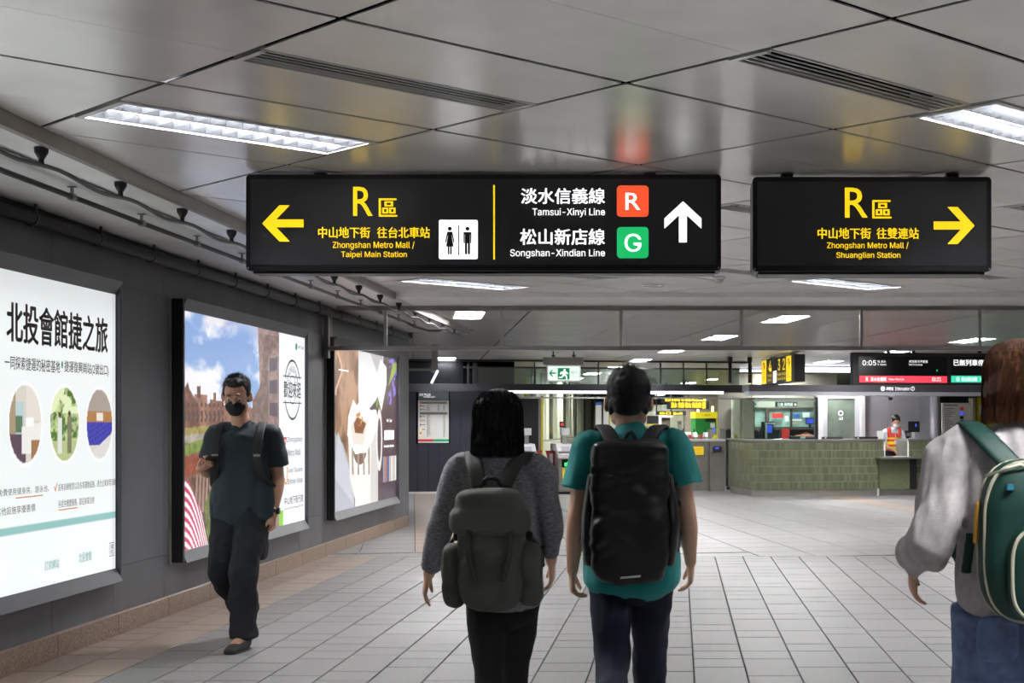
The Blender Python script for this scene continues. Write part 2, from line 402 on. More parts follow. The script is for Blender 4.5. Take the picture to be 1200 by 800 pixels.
struct(MB().box(WX - 0.3, WX + 0.0, 20.1, 20.35, 0, 2.84).build('wall_corner', M['wall']))
struct(MB().box(9.5, 9.8, -5, 15.5, 0, 2.84).build('wall_right', M['wall']))
struct(MB().box(-4, 9.8, -5.2, -5, 0, 2.84).build('wall_back', M['wall']))
struct(MB().box(-14.2, 16, 66, 66.3, 0, 2.84).build('wall_hall_end', M['paled']))
struct(MB().box(-14.2, -14, 20, 66, 0, 2.84).build('wall_hall_left', M['paled']))
struct(MB().box(16, 16.2, 15.5, 66, 0, 2.84).build('wall_hall_right', M['paled']))

# hall ceiling beyond the beam: strips of panels turned 10.3 degrees, lights in three rows
def hpoly(s0, s1, t0, t1): return [H(a, b)[:2] for a, b in ((s0, t0), (s1, t0), (s1, t1), (s0, t1))]
hl = []
for (x0, y0) in ((-2.5, 17.4), (1.32, 18.05), (5.25, 18.75)):
    s0 = x0 * CT + y0 * ST; t0 = -x0 * ST + y0 * CT
    for k in range(9): hl.append((s0, t0 + 3.95 * k) if x0 > 0 or k not in (1, 2) else None)  # far end of the left row added to brighten beyond the gates
hl_named = [(n, q) for n, q in enumerate(hl) if q]; hl = [q for q in hl if q]
rest = MB(); cnt = 0
SG = 1.32; s_base = hl[0][0] - 0.66
for a in range(-3, 12):
    for b in range(0, 40):
        s0 = s_base + a * SG; t0 = 14.6 + b * 0.99
        if any(s0 < q[0] < s0 + SG and abs(t0 + 0.495 - q[1]) < 0.99 / 2 + 0.6 for q in hl): holes = [q for q in hl if s0 < q[0] < s0 + SG and abs(t0 + .495 - q[1]) < 1.1]
        else: holes = []
        segs = [(s0 + (0.022 if a % 2 else 0.003), s0 + SG - 0.003, t0 + 0.004, t0 + 0.986)]
        for q in holes:
            new = []
            for (c0, c1, d0, d1) in segs:
                h0, h1 = q[1] - 0.61, q[1] + 0.61
                if d1 <= h0 or d0 >= h1: new.append((c0, c1, d0, d1)); continue
                if d0 < h0: new.append((c0, c1, d0, h0)); d0 = h0
                if d1 > h1: new.append((c0, c1, h1, d1)); d1 = h1
                new += [(c0, q[0] - 0.185, d0, d1), (q[0] + 0.185, c1, d0, d1)]
            segs = new
        for sg in segs:
            p = hpoly(*sg)
            x, y = p[0]
            p = clip(p, [(0, 1, -(BY1 + 0.01)), (-1, 0, 15.8)] + ([(1, 0, -(FX - 0.05))] if y < 19.9 and x > -5 else []))
            if not p or area(p) < 0.01: continue
            if x < -4.5 and y < 21: continue
            px = CX + F * x / y
            if 440 < px < 1250 and y < 31 and cnt < 300:
                MB().prism(p, CZ, CZ + 0.005).build('hall_ceiling_panel', M['ceil2'], ceiling); cnt += 1
            else: rest.prism(p, CZ, CZ + 0.005)
stuff(rest.build('hall_ceiling_panels', M['ceil2'], ceiling))
hlab = {0: 'far hall light nearest the left poster wall, behind the wired glass', 8: 'hall ceiling light right of centre, just behind the wired glass'}
for n, (s, t) in hl_named:
    row = ('left', 'middle', 'right')[n // 9]; k = n % 9
    ordn = ['nearest', 'second nearest', 'third nearest', 'fourth nearest', 'fifth', 'sixth', 'seventh', 'eighth', 'ninth'][k]
    tt = thing('hall_light', f'white ceiling light in the hall behind the wired glass, {ordn} of the {row} row', 'ceiling light', H(s, t, CZ), TH, 'rectangular lights in the hall ceiling')
    MB().box(-0.18, 0.18, -0.6, -0.58, -0.004, 0.02).box(-0.18, 0.18, 0.58, 0.6, -0.004, 0.02).box(-0.18, -0.165, -0.58, 0.58, -0.004, 0.02).box(0.165, 0.18, -0.58, 0.58, -0.004, 0.02).box(-0.165, 0.165, -0.008, 0.008, 0.0, 0.02).build('frame', M['white'], tt)
    MB().box(-0.165, 0.165, -0.58, 0.58, 0.021, 0.04).build('diffuser', M['lampb'], tt)

# small ceiling devices
def onceil(px, py, z=CZ): d = (z - EYE) * F / (CY - py); return wx(px, d), d
x, y = onceil(843, 324); t = thing('smoke_detector', 'small white round smoke detector on the ceiling between the two signs', 'smoke detector', (x, y, CZ))
mb = MB(); mb.tube([(0, 0, 0.0), (0, 0, -0.02), (0, 0, -0.022)], [0.055, 0.055, 0.04], 20); mb.build('base', M['white'], t, True)
MB().tube([(0, 0, -0.02), (0, 0, -0.05), (0, 0, -0.06)], [0.042, 0.032, 0.015], 20).build('sensor', M['wplastic'], t, True)
x, y = onceil(766, 334); t = thing('ceiling_speaker', 'flat round grille speaker in the ceiling below the long sign', 'speaker', (x, y, CZ))
MB().tube([(0, 0, 0), (0, 0, -0.008)], [0.12, 0.115], 28).build('rim', M['white'], t); MB().tube([(0, 0, -0.008), (0, 0, -0.011)], [0.1, 0.1], 28).build('grille', M['ceil2'], t)

# ------------------------------------------------------------------ pipes under the soffit
def wig(d): return 0.012 * math.sin(d * 2 * PI / 0.94)
t = thing('sprinkler_pipe', 'thin dark pipe sagging between black cone hangers under the soffit, innermost', 'pipe', (-2.89, 0, 0))
MB().tube([(0, 5.2 + 0.1 * k, 2.572 + wig(5.2 + 0.1 * k)) for k in range(145)], 0.011, 8).build('pipe', M['pipe'], t, True)
for k in range(15):
    y = 6.62 + 0.94 * k - 0.94
    MB().tube([(0, y, SZ), (0, y, 2.632), (0, y, 2.6)], [0.032, 0.030, 0.012], 14).tube([(0, y, 2.6), (0, y, 2.57)], 0.013, 8).build('hanger_cone', M['black'], t, True)
t = thing('conduit_pipe', 'straight dark pipe on small T brackets under the soffit, between cone pipe and wall', 'pipe', (-3.2, 0, 0))
MB().tube([(0, 5, 2.60), (0, 17.2, 2.60)], 0.015, 8).build('pipe', M['pipe'], t, True)
MB().tube([(0, 17.2, 2.60), (0, 17.7, 2.585), (0.1, 18.1, 2.56), (0.2, 18.3, 2.57), (0.24, 18.4, 2.62), (0.24, 18.4, SZ)], 0.015, 8).build('bend', M['pipe'], t, True)
for k in range(13):
    y = 5.7 + k
    MB().box(-0.022, 0.022, y - 0.012, y + 0.012, SZ - 0.006, SZ).box(-0.005, 0.005, y - 0.012, y + 0.012, 2.612, SZ).tube([(-0.0, y - 0.02, 2.6), (0, y + 0.02, 2.6)], 0.021, 10).build('bracket', M['steel2'], t)
tag(MB().tube([(-3.06, 5, 2.648), (-3.06, 15.6, 2.648)], 0.006, 6).build('thin_cable', M['pipe']), 'thin cable clipped flat to the soffit between the two pipes', 'cable')
t = thing('wall_conduit', 'thick dark conduit with clamps running along the top of the poster wall', 'conduit', (-3.69, 0, 0))
MB().tube([(0, 4.5, 2.575), (0, 19.9, 2.575)], 0.038, 12).build('pipe', M['pipe2'], t, True)
MB().tube([(-0.045, 4.5, 2.635), (-0.045, 19.9, 2.635)], 0.02, 8).build('upper_pipe', M['pipe2'], t, True)
for k in range(14):
    y = 6.44 + 0.94 * k
    MB().tube([(0, y - 0.012, 2.575), (0, y + 0.012, 2.575)], 0.046, 12).box(0.02, 0.032, y - 0.01, y + 0.01, 2.58, SZ).build('clamp', M['pipe2'], t)

# ------------------------------------------------------------------ hanging signs
SD = 7.5
def sign_box(name, label, px0, px1, py0, py1, th):
    x0, x1, z0, z1 = wx(px0, SD), wx(px1, SD), wz(py1, SD), wz(py0, SD)
    t = thing(name, label, 'sign', ((x0 + x1) / 2, SD, z0)); W = (x1 - x0) / 2; Hh = z1 - z0
    T = Matrix.Rotation(PI / 2, 4, 'X')
    MB().prism(rrect(-W, W, 0, Hh, 0.022), -th, 0.0, T).build('casing', M['blackm'], t, bevel=0.004)
    MB().prism(rrect(-W + 0.025, W - 0.025, 0.03, Hh - 0.025, 0.006), 0.0, 0.003, T).build('face_panel', M['signface'], t)
    MB().box(-W + 0.03, W - 0.03, 0.03, th - 0.03, -0.012, 0).build('underside_tray', M['blackm'], t)
    mh = MB().box(-W * 0.7 - 0.03, -W * 0.7 + 0.03, th * 0.3, th * 0.6, Hh - 0.01, CZ - z0); mh.box(W * 0.7 - 0.03, W * 0.7 + 0.03, th * 0.3, th * 0.6, Hh - 0.01, CZ - z0); mh.build('ceiling_mount', M['blackm'], t)
    for sx in (-1, 1): MB().box(sx * (W - 0.012) - 0.004, sx * (W - 0.012) + 0.004, -0.004, 0, 0.01, 0.018).build('screw', M['steel'], t)
    return t, (x0 + x1) / 2, z0
ARW = [(827, 245), (938, 245), (883, 185), (925, 185), (995, 262), (925, 338), (883, 338), (938, 278), (827, 278)]
def arrow(mb, px0, px1, py0, py1, kind, X, Z, T, d=SD):
    pts = [((p[0] - 827) / 168, 1 - (p[1] - 183) / 155) for p in ARW]
    if kind == 'l': pts = [(1 - a, b) for a, b in pts][::-1]
    if kind == 'u': pts = [(1 - b, a) for a, b in pts][::-1]
    a0, a1, b0, b1 = wx(px0, d) - X, wx(px1, d) - X, wz(py1, d) - Z, wz(py0, d) - Z
    vs = [(a0 + (a1 - a0) * p, b0 + (b1 - b0) * q, 0) for p, q in pts]
    c = len(vs)
    idx = [(0, 1, 7, 8), (1, 2, 3, 4), (1, 4, 7), (4, 5, 6, 7)]
    if kind in 'lu': idx = [tuple((c - 1 - i) for i in f) for f in idx]
    mb.add(vs, idx, T)
def mark(part, m, t, X, Z, items, d=SD, y=-0.0045, T=None, bold=0.02):
    mb = MB(); T = T or plane_front(y)
    for (s, a, b, c, e) in items: text(mb, s, wx(a, d) - X, wx(b, d) - X, wz(e, d) - Z, wz(c, d) - Z, T, bold)
    return mb.build(part, m, t)
t, X, Z = sign_box('direction_sign', 'long black hanging sign with yellow left arrow, white up arrow, red and green badges', 288, 845, 204, 317, 0.2)
mark('yellow_lettering', M['yel'], t, X, Z, [('R', 414, 437, 219, 253), ('區', 444, 466, 232.5, 254), ('中山地下街', 373, 434, 266, 279), ('往台北車站', 442, 504, 266, 279), ('Zhongshan Metro Mall /', 390, 486, 283, 292.6), ('Taipei Main Station', 400, 477, 294.5, 303)])
mb = MB(); arrow(mb, 307.5, 356, 240, 283, 'l', X, Z, plane_front(-0.0045)); mb.build('left_arrow', M['yel'], t)
MB().box(wx(578.2, SD) - X, wx(580, SD) - X, -0.0045, -0.003, wz(304, SD) - Z, wz(217, SD) - Z).build('divider_line', M['yel'], t)
mark('white_lettering', M['wht'], t, X, Z, [('淡水信義線', 610.5, 709, 220.5, 239), ('Tamsui-Xinyi Line', 624, 709, 244, 254.5), ('松山新店線', 609.6, 709, 268, 287), ('Songshan-Xindian Line', 598, 709, 292, 302.6)])
mb = MB(); arrow(mb, 778, 822, 236, 284, 'u', X, Z, plane_front(-0.0045)); mb.build('up_arrow', M['wht'], t)
def badge(name, m, px0, px1, py0, py1, r=0.02):
    return MB().prism(rrect(wx(px0, SD) - X, wx(px1, SD) - X, wz(py1, SD) - Z, wz(py0, SD) - Z, r), 0.003, 0.005, Matrix.Rotation(PI / 2, 4, 'X')).build(name, m, t)
b1 = badge('red_line_badge', M['org'], 723, 760, 217.5, 254); b2 = badge('green_line_badge', M['grn'], 723, 760, 266, 302.6); b3 = badge('restroom_badge', M['wht'], 514.5, 560, 257.7, 303.6, 0.008)
mark('letter', M['wht'], b1, X, Z, [('R', 733, 750.5, 226, 246)], y=-0.0056); mark('letter', M['wht'], b2, X, Z, [('G', 732, 751.5, 274, 295)], y=-0.0056)
for k, cxp in enumerate((527.3, 548)):
    mb = MB(); T = plane_front(-0.0058); u = SD / F; cx = wx(cxp, SD) - X; cz = lambda p: wz(p, SD) - Z
    mb.disc((cx, cz(268), 0), 2.4 * u, T, 14)
    if k: mb.add([(cx - 4.6 * u, cz(272), 0), (cx - 4.6 * u, cz(285), 0), (cx - 3.2 * u, cz(285), 0), (cx - 3.2 * u, cz(275), 0), (cx + 3.2 * u, cz(275), 0), (cx + 3.2 * u, cz(285), 0), (cx + 4.6 * u, cz(285), 0), (cx + 4.6 * u, cz(272), 0)], [(0, 1, 2, 3), (0, 3, 4, 7), (4, 5, 6, 7)], T)
    if k: mb.add([(cx - 3 * u, cz(275), 0), (cx - 3 * u, cz(298), 0), (cx - .4 * u, cz(298), 0), (cx - .4 * u, cz(285), 0), (cx + .4 * u, cz(285), 0), (cx + .4 * u, cz(298), 0), (cx + 3 * u, cz(298), 0), (cx + 3 * u, cz(275), 0)], [(0, 1, 2, 3), (0, 3, 4, 7), (4, 5, 6, 7)], T)
    else:
        mb.add([(cx - 3 * u, cz(271.5), 0), (cx - 5.6 * u, cz(284), 0), (cx - 4.2 * u, cz(284.5), 0), (cx - 2.4 * u, cz(276), 0), (cx + 2.4 * u, cz(276), 0), (cx + 4.2 * u, cz(284.5), 0), (cx + 5.6 * u, cz(284), 0), (cx + 3 * u, cz(271.5), 0)], [(0, 1, 2, 3), (0, 3, 4, 7), (4, 5, 6, 7)], T)
        mb.add([(cx - 2 * u, cz(275), 0), (cx - 4.4 * u, cz(289), 0), (cx + 4.4 * u, cz(289), 0), (cx + 2 * u, cz(275), 0)], [(0, 1, 2, 3)], T)
        for sg in (-1, 1): mb.add([(cx + sg * 2.3 * u, cz(289), 0), (cx + sg * 2.3 * u, cz(298), 0), (cx + sg * 0.4 * u, cz(298), 0), (cx + sg * 0.4 * u, cz(289), 0)], [(0, 1, 2, 3)], T)
    mb.build('figure', M['ink'], b3)
MB().box(wx(537.2, SD) - X, wx(538.4, SD) - X, -0.0058, -0.005, wz(299, SD) - Z, wz(264, SD) - Z).build('bar', M['ink'], b3)
t, X, Z = sign_box('direction_sign', 'shorter black hanging sign at right with yellow R and right arrow', 882, 1162, 207, 318, 0.26)
mark('yellow_lettering', M['yel'], t, X, Z, [('R', 990, 1016.7, 220, 255), ('區', 1022, 1044.7, 234.5, 256), ('中山地下街', 958, 1020.6, 267, 280), ('往雙連站', 1027, 1076.7, 267, 280), ('Zhongshan Metro Mall /', 969, 1064.5, 283.8, 292.7), ('Shuanglian Station', 980, 1055, 295.4, 304)])
mb = MB(); arrow(mb, 1094, 1142, 242, 286, 'r', X, Z, plane_front(-0.0045)); mb.build('right_arrow', M['yel'], t)

# ------------------------------------------------------------------ wired glass smoke screen below the beam
SY = 15.5
t = thing('smoke_screen', 'steel framed wired glass smoke screen hanging below the white cross beam', 'glass screen', (0, SY, 2.2))
z0, z1 = 2.207 - 2.2, 2.64 - 2.2; X0 = wx(384, SY)
MB().box(X0, 9.4, -0.03, 0.03, z0 - 0.022, z0 + 0.022).build('bottom_rail', M['steel'], t)
MB().box(X0 + .1, 9.4, -0.03, 0.03, z1 - 0.03, z1 + 0.014).build('top_rail', M['steel2'], t)
px_ = [388, 452, 588, 728, 869, 1009, 1148, 1288, 1428, 1568]
for p in px_[1:]: MB().box(wx(p, SY) - 0.016, wx(p, SY) + 0.016, -0.02, 0.02, z0, z1).build('post', M['steel'], t)
for a, b in zip(px_, px_[1:]):
    g_ = MB().box(wx(a, SY) + 0.017, wx(b, SY) - 0.017, -0.003, 0.003, z0 + 0.022, z1 - 0.03).build('pane', M['mesh'], t)
    wm = MB(); a0, a1, c0, c1 = wx(a, SY) + 0.02, wx(b, SY) - 0.02, z0 + 0.025, z1 - 0.032; hh = c1 - c0; st = 0.034; k = a0 - hh
    while k < a1:
        for sg in (1, -1):
            p0 = [k, c0 if sg > 0 else c1]; p1 = [k + hh, c1 if sg > 0 else c0]
            ta = max(0, (a0 - p0[0]) / hh); tb = min(1, (a1 - p0[0]) / hh)
            if tb > ta:
                q0 = (p0[0] + hh * ta, p0[1] + (p1[1] - p0[1]) * ta); q1 = (p0[0] + hh * tb, p0[1] + (p1[1] - p0[1]) * tb); wv = 0.0008
                wm.add([(q0[0] - wv, 0.0035, q0[1]), (q0[0] + wv, 0.0035, q0[1]), (q1[0] + wv, 0.0035, q1[1]), (q1[0] - wv, 0.0035, q1[1])], [(0, 1, 2, 3)])
        k += st
    wo = stuff(wm.build('wire_mesh', M['pipe'], g_))
t = thing('screen_bracket', 'dark bracket post on the wall holding the left end of the smoke screen rail', 'bracket', (WX + 0.02, SY, 1.9))
MB().box(0, 0.05, -0.12, -0.04, 0.2, 0.72).build('post', M['fascia'], t); MB().box(0, 0.14, -0.12, -0.035, 0.28, 0.32).build('arm', M['steel'], t)

# ------------------------------------------------------------------ posters (painted point by point)
class Img:
    def __init__(s, w, h, c): s.w, s.h = w, h; s.a = np.ones((h, w, 3)) * np.array(hexc(c)); s.X, s.Y = np.meshgrid(np.linspace(0, 1, w), np.linspace(0, 1, h))
    def put(s, m, c, al=1.0):
        m = (m * al)[..., None]; s.a = s.a * (1 - m) + np.array(hexc(c) if isinstance(c, str) else c) * m
    def poly(s, pts, c, al=1.0):
        inside = np.zeros(s.X.shape, bool); n = len(pts)
        for i in range(n):
            x0, y0 = pts[i]; x1, y1 = pts[(i + 1) % n]
            if y0 == y1: continue
            cond = ((y0 > s.Y) != (y1 > s.Y)); inside ^= cond & (s.X < (x1 - x0) * (s.Y - y0) / (y1 - y0) + x0)
        s.put(inside.astype(float), c, al); return inside
    def ell(s, cx, cy, rx, ry, c, al=1.0):
        m = (((s.X - cx) / rx) ** 2 + ((s.Y - cy) / ry) ** 2) < 1; s.put(m.astype(float), c, al); return m
    def noise(s, sx, sy, seed=0, oct=4):
        rng = np.random.RandomState(seed); out = 0; amp = 1; tot = 0
        for o in range(oct):
            gx, gy = int(sx * 2 ** o) + 2, int(sy * 2 ** o) + 2; G = rng.rand(gy, gx)
            fx = s.X * (gx - 1.001); fy = s.Y * (gy - 1.001); ix = fx.astype(int); iy = fy.astype(int); fx -= ix; fy -= iy
            fx = fx * fx * (3 - 2 * fx); fy = fy * fy * (3 - 2 * fy)
            v = G[iy, ix] * (1 - fx) * (1 - fy) + G[iy, ix + 1] * fx * (1 - fy) + G[iy + 1, ix] * (1 - fx) * fy + G[iy + 1, ix + 1] * fx * fy
            out = out + v * amp; tot += amp; amp *= 0.55
        return out / tot
def hexc(c): c = c.lstrip('#'); return [int(c[i:i + 2], 16) / 255 for i in (0, 2, 4)]
def paint(img, name, m, parent, T, a0, a1, b0, b1):
    h, w_ = img.h, img.w
    gx, gy = np.meshgrid(np.linspace(a0, a1, w_), np.linspace(b0, b1, h)); P = np.stack([gx, gy, gx * 0, gx * 0 + 1], -1).reshape(-1, 4)
    V = (P @ np.array(T).T)[:, :3]
    i = np.arange((h - 1) * (w_ - 1)); r_ = i // (w_ - 1); c_ = i % (w_ - 1); k = r_ * w_ + c_
    Fq = np.stack([k, k + 1, k + w_ + 1, k + w_], -1)
    me = bpy.data.meshes.new(name); me.vertices.add(len(V)); me.vertices.foreach_set('co', V.astype(np.float32).ravel())
    me.loops.add(len(Fq) * 4); me.loops.foreach_set('vertex_index', Fq.ravel().astype(np.int32))
    me.polygons.add(len(Fq)); me.polygons.foreach_set('loop_start', (np.arange(len(Fq)) * 4).astype(np.int32)); me.update(calc_edges=True); me.validate()
    ca = me.color_attributes.new('Col', 'FLOAT_COLOR', 'POINT'); a = np.clip(img.a, 0, 1).reshape(-1, 3)
    a = np.where(a <= 0.04045, a / 12.92, ((a + 0.055) / 1.055) ** 2.4)
    ca.data.foreach_set('color', np.concatenate([a, np.ones((len(a), 1))], 1).astype(np.float32).ravel())
    return link(me, name, m, parent)
PX = -3.70; ZT, ZB = 2.252, 0.455
def lightbox(label, y0, y1):
    t = thing('light_box', label, 'advert light box', (WX, y0, 0)); L_ = y1 - y0; d = PX - WX; fb = 0.085
    MB().box(0, d + 0.03, -0.06, -0.015, ZB - 0.08, ZT + 0.08).build('side_frame', M['black'], t, bevel=0.006)
    MB().box(0, d + 0.03, L_ + 0.015, L_ + 0.05, ZB - 0.08, ZT + 0.08).build('side_frame', M['frame'], t, bevel=0.006)
    for nm, za, zb, zc in (('top_frame', ZT, ZT + fb, 1), ('bottom_frame', ZB - fb, ZB, -1)):
        outer = za if zc < 0 else zb; inner = zb if zc < 0 else za
        vs = [(0, -0.015, outer), (d + 0.045, -0.015, outer), (d + 0.005, -0.0, inner), (0, 0, inner), (0, L_ + 0.015, outer), (d + 0.045, L_ + 0.015, outer), (d + 0.005, L_, inner), (0, L_, inner)]
        MB().add(vs, [(0, 1, 2, 3), (4, 7, 6, 5), (1, 5, 6, 2), (0, 4, 5, 1), (3, 2, 6, 7), (0, 3, 7, 4)]).build(nm, M['frame'], t)
    MB().box(0, 0.015, -0.12, -0.085, ZB - 0.09, ZT + 0.09).build('edge_strip', M['steel2'], t)
    MB().box(0, d - 0.01, -0.01, L_ + 0.01, ZB, ZT).build('box_body', M['frame'], t)
    return t, plane_wall(d), L_
def pd(px): return -PX * F / (CX - px)
def wtext(mb, s, px0, px1, z0, z1, T, Y0, bold=0.01): text(mb, s, pd(px0) - Y0, pd(px1) - Y0, z0, z1, T, bold)
# poster 1
Y0 = 6.02
t, T, L_ = lightbox('large white backlit poster with brown title and round photos, nearest on the left wall', Y0, 9.59)
im = Img(420, 210, '#f1f6f6')
Hh = ZT - ZB; V = lambda z: (z - ZB) / Hh; U = lambda d: (d - Y0) / L_
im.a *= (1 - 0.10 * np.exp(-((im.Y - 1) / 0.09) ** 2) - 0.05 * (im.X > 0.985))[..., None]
im.put(((im.Y > V(0.786)) & (im.Y < V(0.832))).astype(float), '#8fc0bd')
n1 = im.noise(60, 40, 3); n2 = im.noise(14, 10, 5)
for k, cxd in enumerate((7.73, 8.27, 8.80, 9.33)):
    u, v = U(cxd), V(1.402); rx, ry = 0.205 / L_, 0.222 / Hh
    im.ell(u, v, rx * 1.08, ry * 1.08, '#ffffff')
    m = im.ell(u, v, rx, ry, '#d8d2c8'); lx = (im.X - u) / rx; ly = (im.Y - v) / ry
    if k in (0, 1):
        im.put(m & (lx < -0.1) & (ly > -0.25) & (ly < 0.55), '#b9d0d2'); im.put(m & (lx < -0.2) & (ly > -0.2) & (ly < 0.2), '#5c7a5c'); im.put(m & (lx < -0.62), '#a89478')
        im.put(m & (ly < -0.25) & (lx < 0.0), '#5d4a57'); im.put(m & (ly < -0.05 + lx * 0.1) & (lx > -0.25) & (ly > -0.75), '#efece8'); im.put(m & (lx > 0.35) & (ly < -0.4), '#a07a50'); im.put(m & (lx > 0.05) & (ly > 0.1), '#e5ded4')
        im.put(m & (abs(ly - 0.05) < 0.1) & (lx > 0.0) & (lx < 0.5), '#fafafa')
    elif k == 2:
        im.put(m.astype(float) * n1, '#6f9a3a'); im.put(m & (n1 > 0.55), '#c9dc8c'); im.put(m & (n1 < 0.4), '#4f7628'); im.put(m & (ly > 0.3) & (n2 > 0.5), '#e4efc0')
        im.put(m & (ly < -0.45), '#b7c489'); im.put(m & (abs(lx + 0.35) < 0.16) & (ly < 0.15) & (ly > -0.8), '#dfe3dd'); im.put(m & (abs(lx - 0.32) < 0.15) & (ly < 0.2) & (ly > -0.8), '#7d7a62')
        im.put(m & (((lx + .35) / .1) ** 2 + ((ly - .25) / .09) ** 2 < 1), '#4b3b30'); im.put(m & (((lx - .32) / .1) ** 2 + ((ly - .28) / .09) ** 2 < 1), '#4b3b30')
    else:
        im.put(m & (ly > 0.35), '#a99d92'); im.put(m & (ly > 0.05) & (ly < 0.35), '#b07c45'); im.put(m & (abs(lx) < 0.25) & (ly > 0.08) & (ly < 0.32), '#e8e2d8')
        st = (np.sin((lx * 4 + ly * 2) * 9) > -0.3) & (np.sin((ly * 6 - lx * 1.5) * 7) > -0.6); im.put(m & (ly < 0.05) & (ly > -0.6), '#2b2f86'); im.put(m & (ly < 0.05) & (ly > -0.6) & st, '#4747cf'); im.put(m & (ly <= -0.6 + 0.35 * lx), '#dedad6')
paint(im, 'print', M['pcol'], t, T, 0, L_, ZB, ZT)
T2 = plane_wall(PX - WX + 0.002)
mb = MB(); wtext(mb, '北投會館捷之旅', 7, 126, 1.855, 2.085, T2, Y0, 0.03); mb.build('title', M['inkbrown'], t)
mb = MB(); wtext(mb, '一同探索捷運的秘密基地', 5, 70, 1.705, 1.78, T2, Y0); wtext(mb, '捷運復興崗站(2號出口)', 75, 127, 1.705, 1.785, T2, Y0)
wtext(mb, '設有訓練教室以及各項運動設施，適合企業辦理活動', 68, 135, 1.0, 1.045, T2, Y0, 0); wtext(mb, '另提供團體優惠，歡迎來電洽詢', 68, 110, 0.9, 0.945, T2, Y0, 0)
wtext(mb, '依檔案為準)，免費使用健身房、游泳池、', -40, 57, 1.0, 1.045, T2, Y0, 0); wtext(mb, '體驗營，其他設施享優惠價', -30, 41, 0.9, 0.945, T2, Y0, 0)
mb.build('small_text', M['ink'], t)
mb = MB(); wtext(mb, '訂房網站', 52, 69, 0.545, 0.60, T2, Y0); wtext(mb, '北投會館', 92, 107, 0.545, 0.605, T2, Y0); wtext(mb, '●', 71.3, 73.6, 1.735, 1.78, T2, Y0); mb.build('teal_text', M['inkteal'], t)
mb = MB(); wtext(mb, '✓', 63, 67, 1.0, 1.055, T2, Y0, 0.03)
for a, b, z in ((68, 91, 0.885), (18, 50, 0.985)): mb.add([(pd(a) - Y0, z, 0), (pd(b) - Y0, z, 0), (pd(b) - Y0, z + 0.006, 0), (pd(a) - Y0, z + 0.006, 0)], [(0, 1, 2, 3)], T2)
mb.build('orange_marks', M['inkorg'], t)
mb = MB(); wtext(mb, '廣', 129, 132.5, 0.585, 0.62, T2, Y0, 0); wtext(mb, '告', 129, 132.5, 0.55, 0.583, T2, Y0, 0)
q0, q1, r0, r1 = pd(127.8) - Y0, pd(133.5) - Y0, 0.54, 0.63
for (a, b, c, e) in ((q0, q1, r0, r0 + .004), (q0, q1, r1 - .004, r1), (q0, q0 + .004, r0, r1), (q1 - .004, q1, r0, r1)): mb.add([(a, c, 0), (b, c, 0), (b, e, 0), (a, e, 0)], [(0, 1, 2, 3)], T2)
mb.build('advert_mark', M['ink'], t)
# poster 2
Y0 = 10.87
t, T, L_ = lightbox('large backlit poster of sky and brick buildings, behind the man in black', Y0, 14.45)
im = Img(380, 260, '#8fb0dd'); U = lambda px: (pd(px) - Y0) / L_
def VV(px, py): return (EYE - (py - CY) * pd(px) / F - ZB) / Hh
def Q(*pts): return [(U(a), VV(a, b)) for a, b in pts]
n = im.noise(5, 6, 11, 5); im.put(np.clip((im.Y - 0.4) * 1.2, 0, 1), '#6f93d6', 0.6); im.put(np.clip((n - 0.44) * 6, 0, 1), '#f2f1f6'); im.put(np.clip((im.noise(3, 3, 4) - 0.6) * 5, 0, 1), '#c5bfd0', 0.7)
nb = im.noise(60, 50, 2); brick = (np.sin(im.Y * 260) > -0.6) * 0.15 + 0.85
def bpoly(pts, c, tex=0.35):
    m = im.poly(pts, c); im.a = np.where(m[..., None], im.a * (1 - tex * (1 - nb[..., None] * 1.3)), im.a); return m
bpoly(Q((213, 470), (300, 478), (300, 520), (213, 520)), '#a77763'); bpoly(Q((228, 462), (243, 462), (243, 500), (228, 500)), '#b58472'); bpoly(Q((246, 468), (262, 470), (262, 500), (246, 500)), '#96685a')
bpoly(Q((213, 462), (220, 447), (222, 455), (234, 478), (234, 505), (213, 505)), '#8a5f50'); bpoly(Q((231, 452), (235, 452), (235, 466), (231, 466)), '#7b5346'); bpoly(Q((250, 460), (253, 460), (253, 470), (250, 470)), '#7b5346')
for r_ in range(3):
    for k in range(10): im.poly(Q((215 + k * 5, 472 + 9 * r_), (217.2 + k * 5, 472 + 9 * r_), (217.2 + k * 5, 477 + 9 * r_), (215 + k * 5, 477 + 9 * r_)), '#5a4340')
for k in range(9): im.poly(Q((216 + k * 5, 484), (218 + k * 5, 484), (218 + k * 5, 492), (216 + k * 5, 492)), '#5c4a48')
bpoly(Q((213, 502), (300, 492), (300, 506), (213, 512)), '#b2a25e'); bpoly(Q((213, 510), (300, 502), (300, 526), (213, 525)), '#bcb0a6'); bpoly(Q((213, 520), (300, 510), (300, 600), (213, 645)), '#8c6a58')
bpoly(Q((213, 522), (245, 512), (245, 524), (213, 536)), '#8aa050'); bpoly(Q((213, 535), (262, 528), (262, 545), (213, 560)), '#a4553f'); bpoly(Q((225, 560), (300, 545), (300, 640), (240, 640)), '#6e5248')
for k in range(7): im.poly(Q((228 + k * 4, 600), (230 + k * 4, 556), (232 + k * 4, 556), (231 + k * 4, 600)), '#a58478')
bpoly(Q((243, 645), (240, 590), (252, 560), (262, 560), (262, 640)), '#8b9a45', 0.6)
m = im.poly(Q((213, 565), (220, 562), (236, 600), (245, 645), (213, 650)), '#f4eef2')
stp = np.sin(((im.Y * 1.0 + (im.X - 0.0) ** 2 * 12) * 150)) > 0; im.put(m & stp, '#cf3a66')
bpoly(Q((302, 380), (327, 386), (327, 640), (300, 620), (305, 470)), '#a88a86'); bpoly(Q((296, 470), (306, 450), (310, 392), (327, 394), (327, 400), (314, 420), (314, 620), (296, 620)), '#8f7470')
